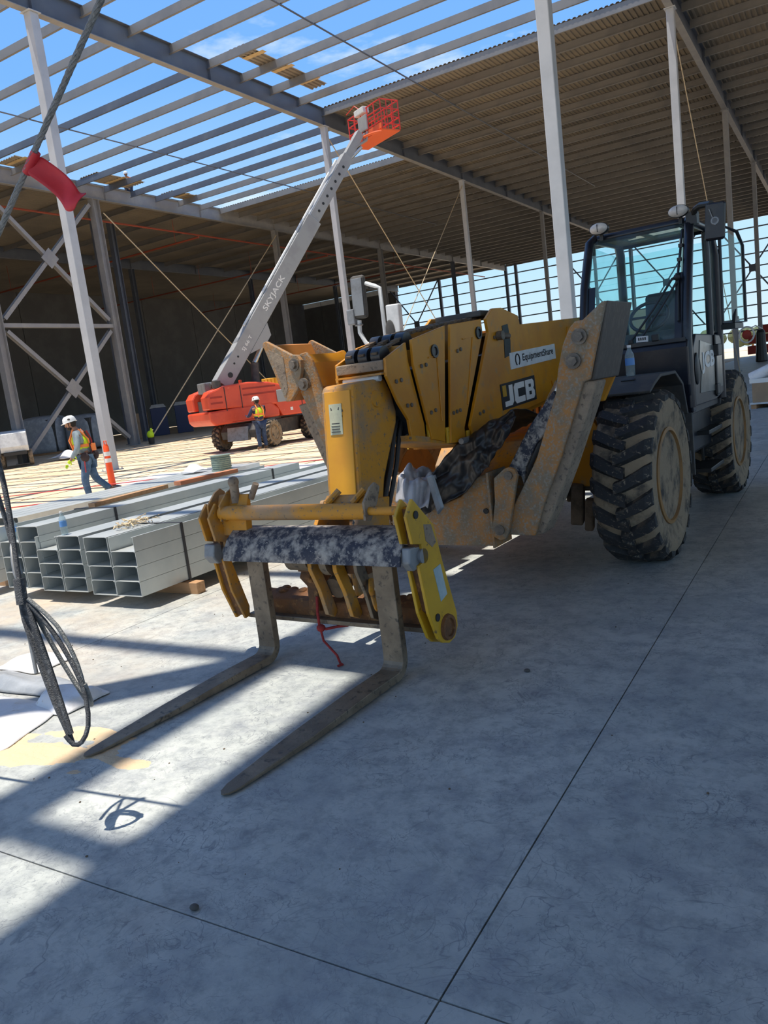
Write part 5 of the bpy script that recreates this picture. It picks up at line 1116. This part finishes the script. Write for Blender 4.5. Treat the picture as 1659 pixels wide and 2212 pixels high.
lp(MB().lathe([(0.06, 2.36), (0.06, 2.50), (0.0, 2.52)], (0.6, -1.05, 0), 'z', 12), 'beacon', 'cone_orange', smooth=40)
P0 = Vector((0, -1.38, 2.72)); ang = math.atan2(8.75, 7.05); bd = Vector((0, math.cos(ang), math.sin(ang))); bn = Vector((0, -math.sin(ang), math.cos(ang)))
def bp(t, h, x=0): return tuple(P0+bd*t+bn*h+Vector((x, 0, 0)))
def bbox(t0, t1, h0, h1, hw):
    q = [bp(t, hh, x) for x in (-hw, hw) for t, hh in ((t0, h0), (t1, h0), (t1, h1), (t0, h1))]
    return MB().add(q, [(0, 1, 2, 3), (7, 6, 5, 4), (0, 4, 5, 1), (1, 5, 6, 2), (2, 6, 7, 3), (3, 7, 4, 0)])
bm1 = lp(bbox(-0.35, 7.2, -0.36, 0.26, 0.24), 'base_boom', 'lift_grey', bevel=0.02)
lp(MB().add([bp(t, hh, x) for x in (-.25, .25) for t, hh in ((1.2, -0.36), (1.8, -0.72), (2.3, -0.72), (2.6, -0.36))], [(0, 1, 2, 3), (7, 6, 5, 4), (0, 4, 5, 1), (1, 5, 6, 2), (2, 6, 7, 3), (3, 7, 4, 0)]), 'cylinder_lug', 'lift_grey', bm1)
bm2 = lp(bbox(7.0, 10.3, -0.28, 0.18, 0.19), 'mid_boom', 'lift_grey', bevel=0.015)
bm3 = lp(bbox(10.2, 11.5, -0.2, 0.12, 0.14), 'fly_boom', 'lift_grey', bevel=0.012)
for k in range(7): lp(MB().cyl(bp(7.6+0.36*k, -0.06, 0.185), bp(7.6+0.36*k, -0.06, 0.20), 0.055, n=10), 'boom_hole', 'black_plastic', bm2)
lp(MB().cyl(bp(0.1, -0.1, 0.235), bp(0.1, -0.1, 0.255), 0.10, n=14), 'pivot_hole', 'black_plastic', bm1)
lp(MB().cyl(bp(0.55, -0.02, 0.235), bp(0.55, -0.02, 0.25), 0.04, n=10).cyl(bp(0.85, -0.02, 0.235), bp(0.85, -0.02, 0.25), 0.04, n=10), 'bolt_hole', 'black_plastic', bm1)
for t in (1.3, 4.1, 5.4): lp(bbox(t, t+0.22, 0.26, 0.265, 0.23), 'step_tread', 'grey_steel', bm1)
lp(MB().tube([bp(2.0, 0.32, 0.12), bp(9.8, 0.30, 0.12)], 0.05, 8), 'cable_track', 'white_plate', bm1, smooth=40)
lp(MB().tube([(0, -0.2, 1.9), bp(1.1, -0.75)], 0.15, 12), 'lift_cylinder', 'charcoal', smooth=40)
lp(MB().tube([bp(1.1, -0.75), bp(2.05, -0.66)], 0.09, 12), 'lift_cylinder_rod', 'chrome', smooth=40)
def ltext(nm, s, t0, h0, w, hh, mat='white_paint'):
    M4 = TT.to_3x3(); o = M4 @ Vector(bp(t0, h0, 0.247)); return text(nm, s, mat, bm1, tuple(o), tuple(M4 @ bd), tuple(M4 @ bn), w, hh, 0.015)
ltext('lettering', 'SKYJACK', 2.95, -0.20, 1.55, 0.27); ltext('lettering', 'SJ 66 T', 1.15, -0.17, 0.66, 0.17)
# jib link and basket
J0 = Vector(bp(11.3, -0.05)); BK = J0+Vector((-0.28, 0.62, 0.12))
for x in (-0.10, 0.10): lp(MB().tube([(x, J0.y-0.3, J0.z-0.45), (x, J0.y+0.35, J0.z-0.1), (x, BK.y-0.2, BK.z+0.1)], 0.05, 8), 'jib_link', 'lift_grey', smooth=40)
lp(MB().tube([(0, J0.y-0.6, J0.z-0.9), (0, J0.y+0.1, J0.z-0.35)], 0.09, 10), 'jib_cylinder', 'chrome', smooth=40)
JX = BK.x
TT0 = TT; TT = TT0 @ Matrix.Translation((BK.x, 0, 0))
bk = lp(MB().b2((-1.2, BK.y-0.05, BK.z-0.06), (1.2, BK.y+0.85, BK.z+0.0)), 'basket', 'basket_orange', bevel=0.02)
for s in (0, 1):
    for z in (0.18, 0.45, 0.75, 1.08):
        y = BK.y+0.85*s; lp(MB().tube([(-1.2, y, BK.z+z), (1.2, y, BK.z+z)], 0.024, 6), 'rail', 'basket_red', bk)
for x in (-1.2, -0.72, -0.24, 0.24, 0.72, 1.2):
    for s in (0, 1): lp(MB().tube([(x, BK.y+0.85*s, BK.z), (x, BK.y+0.85*s, BK.z+1.1)], 0.024, 6), 'rail_post', 'basket_red', bk)
for x in (-1.2, 1.2):
    for z in (0.18, 0.45, 0.75, 1.08): lp(MB().tube([(x, BK.y, BK.z+z), (x, BK.y+0.85, BK.z+z)], 0.024, 6), 'rail', 'basket_red', bk)
    for y in (0.28, 0.57): lp(MB().tube([(x, BK.y+y, BK.z), (x, BK.y+y, BK.z+1.1)], 0.02, 6), 'rail_post', 'basket_red', bk)
lp(MB().b2((-1.22, BK.y-0.07, BK.z), (1.22, BK.y-0.04, BK.z+0.2)), 'toe_board', 'basket_orange', bk)
lp(MB().b2((-0.52, BK.y-0.14, BK.z+0.92), (0.18, BK.y+0.16, BK.z+1.16)), 'console', 'white_plate', bk, 0.03)
lp(MB().b2((-0.34, BK.y-0.12, BK.z+0.25), (0.30, BK.y-0.05, BK.z+0.82)), 'mount_plate', 'lift_grey', bk, 0.02)
arc = [(1.15*math.sin(R(-90+180*i/14)), BK.y-0.05-0.38*math.cos(R(-90+180*i/14)), BK.z-0.12) for i in range(15)]
lp(MB().tube(arc, 0.05, 8), 'bumper_arc', 'basket_orange', bk, smooth=40)
lp(MB().tube([(-1.25, BK.y-0.02, BK.z+1.3), (-0.6, BK.y-0.02, BK.z+1.42), (-0.3, BK.y-0.02, BK.z+1.2)], 0.018, 6), 'hoop', 'basket_red', bk)

TT = TT0
# ================================================================ LOADER WITH RAISED BUCKET
LD = empty('wheel_loader', (-20.25, 26.70, -0.05), R(21), 'yellow machine with ribbed hood standing behind the red lift', 'loader')
LD.scale = (1.15, 1.15, 1.12)
MB().prism([(-1.5, 2.35), (-0.5, 2.35), (-0.1, 1.3), (-0.3, 0.9), (-1.5, 1.2)], 'y', 1.5, 2.7).build('hood', 'machine_yellow', LD, 0.03)
for k in range(6): MB().b2((-1.45+0.14*k, 1.46, 1.3), (-1.39+0.14*k, 1.5, 2.33)).build('rib', 'machine_yellow', LD)
MB().cyl((-0.42, 1.44, 1.55), (-0.42, 1.5, 1.55), 0.12, n=14).build('port_hole', 'charcoal', LD)
MB().b2((0.9, 0.1, 0.55), (4.4, 2.0, 1.7)).build('body', 'machine_yellow', LD, 0.05)
for x in (1.3, 3.7):
    for y, sd in ((0.0, -1), (2.1, 1)):
        w = inst(tyre_m, 'wheel', LD, (x, y, 0.52), (0, 0, R(90)*sd)); w.scale = (.8, .8, .8); inst(rim_m, 'rim', w)

# ================================================================ PEOPLE
def person(loc, rz, label, J, look, shirt='shirt_grey', jeans='denim', vest=True, gloves='hi_vis', beard=False):
    p = empty('person', loc, rz, label, 'person')
    V = Vector
    def add(nm, me, par=p): return inst(me, nm, par)
    hd = V(J['head']); nk = V(J['neck']); ch = V(J['chest']); wa = V(J['waist']); pe = V(J['pelvis'])
    yaw, pit = look
    HM = Matrix.Translation(hd) @ Matrix.Rotation(yaw, 4, 'Z') @ Matrix.Rotation(pit, 4, 'Y')
    chains = [[(tuple(pe), .13), (tuple(wa), .125), (tuple(ch), .145), (tuple(nk), .062), (tuple(hd-V((0, 0, .05))), .068)]]
    for s in 'LR':
        chains.append([(tuple(ch), .145), (J['sh'+s], .07), (J['el'+s], .048), (J['wr'+s], .032), (J['ha'+s], .036)])
        chains.append([(tuple(pe), .13), (J['hi'+s], .095), (J['kn'+s], .062), (J['an'+s], .042), (J['to'+s], .036)])
    body = add('body', skin_mesh('body', chains, 'skin', 1))
    # head: skull, jaw, nose, ears, eyes, mouth
    b = MB().ball((0, 0, 0.01), (.098, .078, .115), 16, 12).ball((.035, 0, -.07), (.062, .056, .052), 12, 8)
    b.ball((.105, 0, -.015), (.022, .014, .026), 8, 6).ball((0, .08, -.01), (.022, .012, .032), 8, 6).ball((0, -.08, -.01), (.022, .012, .032), 8, 6)
    b.xf(HM).build('head', 'skin', body, smooth=70, split=False)
    for y in (-.033, .033): MB().ball((.088, y, .012), (.012, .015, .009), 8, 6).xf(HM).build('eye', 'white_paint', body, smooth=70); MB().ball((.098, y, .012), (.005, .006, .006), 6, 5).xf(HM).build('pupil', 'ink', body)
    MB().ball((.092, 0, -.062), (.010, .026, .007), 8, 5).xf(HM).build('mouth', 'red_rope', body)
    if beard: MB().ball((.04, 0, -.082), (.068, .060, .046), 12, 8).xf(HM).build('beard', 'hair', body, smooth=70)
    MB().ball((-.03, 0, .005), (.088, .084, .10), 14, 9).xf(HM).build('hair', 'hair', body, smooth=70)
    hm = MB().lathe([(.128, .035), (.127, .075), (.112, .125), (.075, .162), (.0, .175)], (0, 0, 0), 'z', 22).xf(HM @ Matrix.Diagonal((1.08, .95, 1, 1))).build('helmet', 'helmet', p, smooth=50)
    MB().lathe([(.118, .03), (.165, .028), (.165, .036), (.118, .045)], (.015, 0, 0), 'z', 22).xf(HM @ Matrix.Diagonal((1.02, .9, 1, 1))).build('helmet_brim', 'helmet', hm, smooth=40)
    for y in (-.115, .115): MB().ball((-.02, y, .09), (.028, .008, .022), 8, 6).xf(HM).build('helmet_sticker', 'charcoal', hm)
    MB().tube([(.03, .085, .03), (.04, .06, -.10), (.04, -.06, -.10), (.03, -.085, .03)], .006, 5).xf(HM).build('chin_strap', 'ink', hm)
    # clothes over the body
    ct = [[(tuple(pe+V((0, 0, .05))), .165), (tuple(wa), .155), (tuple(ch), .175), (tuple(nk-V((0, 0, .02))), .078)]]
    for s in 'LR':
        e = V(J['el'+s]); w = V(J['wr'+s]); ct.append([(tuple(ch), .175), (J['sh'+s], .088), (tuple(e), .066), (tuple(e.lerp(w, .92)), .048)])
    add('shirt', skin_mesh('shirt', ct, shirt, 1))
    lg = []
    for s in 'LR':
        k = V(J['kn'+s]); a = V(J['an'+s]); lg.append([(tuple(pe), .165), (J['hi'+s], .118), (tuple(k), .088), (tuple(k.lerp(a, .5)), .078), (tuple(k.lerp(a, .97)), .072)])
    add('jeans', skin_mesh('jeans', lg, jeans, 1))
    for s in 'LR':
        a, t = V(J['an'+s]), V(J['to'+s]); add('boot', skin_mesh('boot', [[(tuple(a+V((0, 0, .07))), .06), (tuple(a), .062), (tuple(a.lerp(t, .55)), .055), (tuple(t), .048)]], 'boot', 1))
        w, h = V(J['wr'+s]), V(J['ha'+s]); d = (h-w).normalized(); sd = d.orthogonal().normalized(); up = d.cross(sd)
        fs = [[(tuple(w), .036), (tuple(h), .044)]]
        gl = add('glove', skin_mesh('glove', fs, gloves, 1))
        for q in range(4):
            o = h+d*.03+sd*(.028*(1.5-q)*.62); ln = (.062, .074, .07, .054)[q]
            MB().tube([tuple(o), tuple(o+d*ln*.55+up*.006), tuple(o+d*ln+up*.028)], [.0095, .0085, .006], 6).build('finger', gloves, gl, smooth=60)
        o = w.lerp(h, .55)+sd*.034; MB().tube([tuple(o), tuple(o+sd*.03+d*.028), tuple(o+sd*.028+d*.062)], [.012, .010, .007], 6).build('thumb', gloves, gl, smooth=60)
    if vest:
        up = (nk-wa).normalized()
        vm = add('vest', skin_mesh('vest', [[(tuple(wa-V((0, 0, .02))), .185), (tuple(wa.lerp(ch, .5)), .19), (tuple(ch), .20), (tuple(ch.lerp(nk, .75)), .125)]], 'hi_vis', 1))
        c0 = wa.lerp(ch, .45)
        MB().lathe([(.212, -.03), (.214, .03)], (0, 0, 0), 'z', 22).xf(Matrix.Translation(c0) @ Matrix.Diagonal((.92, .95, 1, 1))).build('reflective_band', 'hi_orange', vm, smooth=60)
        for y in (-.105, .105):
            for x in (.205, -.205):
                MB().tube([tuple(wa+V((x*.86, y, .0))), tuple(ch+V((x*.92, y, 0))), tuple(nk+V((x*.25, y*.95, .0)))], .022, 6).build('vest_stripe', 'hi_orange', vm, smooth=60)
    return p
# walker: faces +x in his own frame, left arm forward and down
walker = dict(pelvis=(0, 0, .95), waist=(.03, 0, 1.10), chest=(.075, 0, 1.34), neck=(.11, 0, 1.55), head=(.20, 0, 1.68),
    shL=(.09, .20, 1.44), elL=(.10, .29, 1.16), wrL=(.26, .30, .96), haL=(.33, .29, .88), shR=(.09, -.20, 1.44), elR=(.0, -.27, 1.15), wrR=(.18, -.22, 1.0), haR=(.26, -.18, .95),
    hiL=(0, .10, .90), knL=(.10, .11, .50), anL=(.06, .11, .09), toL=(.22, .12, .05), hiR=(0, -.10, .90), knR=(-.08, -.10, .50), anR=(-.36, -.10, .22), toR=(-.27, -.10, .07))
wk = person((-13.6, 10.72, -0.055), R(-138), 'man in white helmet and hi-vis vest walking left past the purlin stacks', walker, (0, R(12)), beard=True)
def pb(b, nm, mat, s=50): return b.build(nm, mat, wk, smooth=s)
pb(MB().tube([(.03, .17, 1.02), (.17, 0, 1.02), (.03, -.17, 1.02), (-.15, -.03, 1.02), (-.13, .08, 1.02)], .035, 8, True), 'tool_belt', 'harness')
pb(MB().ball((.0, .20, .97), (.09, .05, .10)), 'tool_pouch', 'harness'); pb(MB().ball((-.17, -.06, 1.0), (.07, .08, .11)), 'tool_pouch', 'harness')
pb(MB().tube([(-.06, .10, 1.50), (-.13, .10, 1.30), (-.12, .12, 1.04)], .024, 6), 'harness_strap', 'harness'); pb(MB().tube([(-.06, -.10, 1.50), (-.14, -.04, 1.30), (-.12, .0, 1.04)], .024, 6), 'harness_strap', 'red_rope')
pb(MB().box((-.19, .10, 1.16), (.07, .09, .15)), 'orange_pouch', 'hi_orange'); pb(MB().tube([(.02, .21, .93), (.03, .24, .66)], .014, 6), 'hammer', 'line_red')
stander = dict(pelvis=(0, 0, .95), waist=(.01, 0, 1.12), chest=(.02, 0, 1.36), neck=(.03, 0, 1.56), head=(.05, 0, 1.69),
    shL=(.02, .20, 1.45), elL=(.16, .28, 1.22), wrL=(.38, .24, 1.18), haL=(.46, .22, 1.20), shR=(.02, -.20, 1.45), elR=(.10, -.27, 1.20), wrR=(.32, -.15, 1.14), haR=(.40, -.12, 1.15),
    hiL=(0, .10, .90), knL=(.02, .11, .50), anL=(0, .12, .09), toL=(.16, .14, .05), hiR=(0, -.10, .90), knR=(.02, -.11, .50), anR=(0, -.13, .09), toR=(.16, -.15, .05))
person((-17.46, 21.10, -0.055), R(160), 'man in white helmet and yellow vest working at the red lift, back turned', stander, (R(10), R(8)), 'shirt_navy', 'denim_dark', gloves='shirt_navy')
sitter = dict(pelvis=(0, 0, .20), waist=(.05, 0, .36), chest=(.12, 0, .60), neck=(.17, 0, .80), head=(.24, 0, .92),
    shL=(.13, .20, .70), elL=(.28, .24, .48), wrL=(.46, .18, .40), haL=(.53, .16, .36), shR=(.13, -.20, .70), elR=(.26, -.24, .46), wrR=(.44, -.18, .38), haR=(.52, -.16, .34),
    hiL=(0, .10, .18), knL=(.40, .12, .42), anL=(.36, .12, .06), toL=(.50, .12, .03), hiR=(0, -.10, .18), knR=(.38, -.12, .40), anR=(.30, -.12, .06), toR=(.44, -.12, .03))
person((-35.3, 34.1, ZT+0.01), R(-60), 'tiny worker crouching on the roof steel above the braced tower', sitter, (0, R(10)), 'hi_orange', 'denim_dark')

# ================================================================ SMALL THINGS IN THE YARD
g = empty('delineator_post', (-15.3, 12.65, -0.055), R(0), 'tall orange delineator post with two white bands behind the walking man', 'traffic post')
MB().lathe([(.20, 0), (.20, .06), (.10, .10)], (0, 0, 0), 'z', 8).build('rubber_base', 'black_plastic', g)
MB().lathe([(.085, .06), (.075, .6), (.065, 1.05), (.05, 1.07), (.05, 1.10), (.03, 1.10)], (0, 0, 0), 'z', 20).build('post', 'cone_orange', g, smooth=40)
for z in (.66, .82): MB().lathe([(.0765, z), (.0745, z+.10)], (0, 0, 0), 'z', 20).build('reflective_band', 'white_paint', g, smooth=40)
MB().tube([(-.04, 0, 1.10), (-.04, 0, 1.18), (.04, 0, 1.18), (.04, 0, 1.10)], .014, 8).build('handle', 'cone_orange', g, smooth=40)
g = empty('utility_cart', (-33.7, 22.65, -0.055), R(-35), 'white tool box trailer on small wheels at the left edge', 'trailer')
MB().prism([(-2.6, .85), (.75, .75), (.85, 1.0), (.75, 1.62), (-2.6, 1.75)], 'y', -.6, .6).build('box', 'white_plate', g, 0.03)
MB().b2((-2.6, -.5, .60), (.9, .5, .74)).build('frame', 'black_plastic', g)
for y in (-.62, .62):
    w = inst(tyre_m, 'wheel', g, (0, y, .40), (0, 0, R(90)*(1 if y > 0 else -1))); w.scale = (.5, .62, .62); inst(rim_m, 'rim', w)
    w = inst(tyre_m, 'wheel', g, (-1.6, y, .40), (0, 0, R(90)*(1 if y > 0 else -1))); w.scale = (.5, .62, .62); inst(rim_m, 'rim', w)
MB().tube([(-.55, -.66, .45), (-.35, -.66, .78), (.0, -.66, .90), (.35, -.66, .78), (.55, -.66, .50)], .05, 6).build('mudguard', 'chrome', g)
MB().b2((.5, -.615, 1.40), (.6, -.60, 1.52)).build('latch', 'charcoal', g); MB().tube([(-.9, -.62, 1.15), (.1, -.62, 1.25)], .02, 5).build('hinge_bar', 'line_red', g)
rows = [[(-34.6+2.6*i/7, 24.7+1.2*j/4+0.3*math.sin(i), 0.0+0.42*math.sin(PI*i/7)*math.sin(PI*j/4)+random.uniform(0, .1)) for j in range(5)] for i in range(8)]
tag(cloth('white_sheeting', rows, 'plastic_white', 0.01, 2), 'heap of white sheeting on the dirt beside the tool trailer', 'sheeting')
def wrapped(x, y, sx, sy, h, rz, mat, label, name='wrapped_pallet', cat='pallet'):
    g = empty(name, (x, y, -0.055), rz, label, cat)
    for k in (-1, 0, 1): MB().b2((-sx/2, k*sy*.42-.05, 0), (sx/2, k*sy*.42+.05, .14)).build('runner', 'wood', g)
    rows = []
    for i in range(12):
        a = 2*PI*i/11; cx, cy = max(-1, min(1, 1.45*math.cos(a))), max(-1, min(1, 1.45*math.sin(a)))
        rows.append([(cx*sx/2*k+random.uniform(-.06, .06)*(0 if i in (0, 11) else 1), cy*sy/2*k, z) for k, z in ((1, .14), (1.03, h*.3), (1.0, h*.65), (.97, h*.93), (.6, h), (.05, h*1.02))])
    cloth('wrapped_load', rows, mat, 0.01, 1, 0.0, g); MB().b2((-sx*.44, -sy*.44, .14), (sx*.44, sy*.44, h*.9)).build('load', 'charcoal', g)
    return g
wrapped(-43.6, 31.6, 3.0, 2.2, 2.4, R(20), 'wrap_grey', 'grey plastic wrapped load standing behind the braced tower')
wrapped(-41.0, 32.8, 2.2, 2.0, 2.2, R(10), 'wrap_grey', 'second wrapped load behind the lower right tower brace')
for i, (x, y, l) in enumerate(((-46.4, 44.0, 'left dark blue portable toilet with a pale vent behind the lift'), (-44.9, 45.1, 'right dark blue portable toilet partly hidden by the red lift'))):
    g = empty('portable_toilet', (x, y, -0.055), R(-45), l, 'portable toilet')
    MB().b2((-.6, -.6, 0), (.6, .6, 2.15)).build('cabin', 'porta_blue', g, 0.03); MB().prism([(-.64, 2.15), (.64, 2.15), (.45, 2.42), (-.45, 2.42)], 'x', -.64, .64).build('roof', 'wrap_grey', g, 0.02)
    MB().ball((.15, -.6, 1.65), (.32, .03, .25), 14, 8).build('vent', 'white_plate', g, smooth=60); MB().b2((-.5, -.615, .1), (.5, -.6, 2.0)).build('door', 'porta_blue', g)
g = empty('crate', (-47.5, 43.0, -0.055), R(-45), 'tan crate standing left of the blue toilets in the shade', 'crate')
MB().b2((-1.2, -.6, 0), (1.2, .6, 1.9)).build('crate_body', 'cardboard', g, 0.02); MB().b2((-1.2, -.62, .9), (1.2, -.6, 1.0)).build('batten', 'wood', g)
g = empty('hi_vis_bag', (-34.6, 31.9, -0.055), 0, 'small yellow green hi-vis bag on a black bucket at the tower foot', 'bag')
MB().lathe([(.16, 0), (.19, .38), (.17, .38), (.15, .03)], (0, 0, 0), 'z', 16).build('bucket', 'black_plastic', g, smooth=40); MB().ball((0, 0, .55), (.22, .2, .24), 14, 9).ball((.12, 0, .78), (.07, .08, .16), 10, 7).build('bag_body', 'hi_vis', g, smooth=60, split=False)
# pallet of boxes at the right edge
g = empty('pallet_of_boxes', (-1.12, 20.9, 0.0), R(-12), 'cardboard boxes and white wrapped rolls on a pallet at the right edge', 'pallet')
for k in range(4): MB().b2((-.7+.43*k, -.6, 0), (-.58+.43*k, .6, .10)).build('runner', 'wood', g)
MB().b2((-.72, -.62, .10), (.72, .62, .14)).build('pallet_deck', 'white_plate', g)
for x, y, s in ((-.45, -.3, 1), (.05, -.3, 1), (.5, -.3, 1), (-.45, .3, 1), (.05, .3, 1)): MB().b2((x-.22, y-.28, .14), (x+.22, y+.28, .60)).build('carton', 'cardboard', g, 0.008)
MB().b2((-.2, -.58, .62), (.72, .3, .82)).build('carton', 'cardboard', g, 0.01); MB().b2((-.72, -.585, .60), (.0, -.3, .70)).build('tape_flap', 'white_paint', g)
MB().tube([(-.75, -.35, .72), (-.3, -.35, .90), (.3, -.30, .92)], .13, 12).build('wrapped_roll', 'plastic_white', g, smooth=50)
tag(MB().tube([(-1.0, 20.65, 0.945), (-.3, 20.8, 0.945)], .11, 14).build('red_roll', 'red_cloth', smooth=40), 'red fabric roll lying on the boxes at the right edge', 'roll')
# red steel and machines far right
for i, (x, y, z, L) in enumerate(((-8, 84, 0.3, 16), (-8, 85, 1.3, 18), (-7, 86, 2.2, 20))):
    tag(MB().b2((x, y, z), (x+L, y+.5, z+.8)).build('red_beam', 'red_paint'), ['red steel beam low in the far right background', 'red steel beam resting above the low one in the background', 'topmost red steel beam in the far right background'][i], 'beam')
for i, x in enumerate((-6, 0, 6)): tag(MB().b2((x, 83.6, -0.01), (x+.5, 86.8, .3)).b2((x, 84.2, .3), (x+.5, 84.9, 1.1) if False else (x+.5, 84.5, .3)).build('timber', 'wood'), 'timber bearer under the red beams far in the background, %s' % ['left one', 'middle one', 'right one'][i], 'timber')
tag(MB().b2((-13.2, 78, -.01), (-11.6, 79.2, 2.6)).build('crate', 'cardboard', bevel=0.03), 'pale tan crate in sunlight left of the red beams', 'crate')
g = empty('black_wrap', (GX[4], GY[5], 0), 0, 'black plastic wrapped round the foot of the far right column', 'wrap')
MB().lathe([(.36, .03), (.42, .1), (.34, 1.0), (.30, 2.1), (.21, 2.3)], (0, 0, 0), 'z', 12).build('wrap_sheet', 'black_plastic', g)
g = empty('hose_coil', (-4.5, 47.15, 1.95), 0, 'pale coil of hose hanging on the column right of the cab', 'hose')
MB().tube([(.0+.36*math.cos(2*PI*i/24), -.02, .42*math.sin(2*PI*i/24)) for i in range(24)], .045, 7, True).build('hose_loop', 'white_plate', g, smooth=50)
MB().tube([(.2, -.05, .33), (.45, -.05, .42), (.8, -.05, .2)], .03, 6).build('hose_end', 'white_plate', g, smooth=50)
MB().tube([(-.42, .05, .1), (-.2, .0, .25), (0, 0, .2)], .02, 6).build('hook', 'charcoal', g)
MB().ball((0, 0.02, 0), (.24, .08, .26), 12, 8).build('hose_reel', 'red_paint', g, smooth=50)
for i, (x, y, h, l) in enumerate(((-14.5, 162, 4.2, 'pale bushy tree on the horizon right of the cab, the tallest one'), (-6, 175, 3.4, 'low bushy tree on the horizon at the right edge'), (-23, 168, 3.6, 'bushy tree on the horizon hidden behind the cab'))):
    t = empty('tree', (x, y, -0.06), random.uniform(0, 6), l, 'tree')
    MB().cyl((0, 0, 0), (0, 0, h*.5), .25, .15, 8).build('trunk', 'wood', t)
    b = MB()
    for k in range(14): b.ball((random.gauss(0, 1.5), random.gauss(0, 1.5), h*.6+random.uniform(-.8, 1.2)), (random.uniform(.8, 1.5),)*3, 8, 6)
    b.build('crown', 'leaf', t, split=False)

# ---------------------------------------------------------------- keep the tree at thing > part > sub-part
bpy.context.view_layer.update()
UP = {'door', 'work_lamp', 'wiper', 'cowl', 'number_card', 'mirror_arm', 'open_door_window', 'rental_decal', 'logo_plate', 'warning_decal', 'swing_foot'}
for o in list(C.objects):
    if o.parent and o.parent.parent and o.name.split('.')[0] in UP and o.children: o.parent = o.parent.parent
for o in list(C.objects):
    while o.parent and o.parent.parent and o.parent.parent.parent: o.parent = o.parent.parent
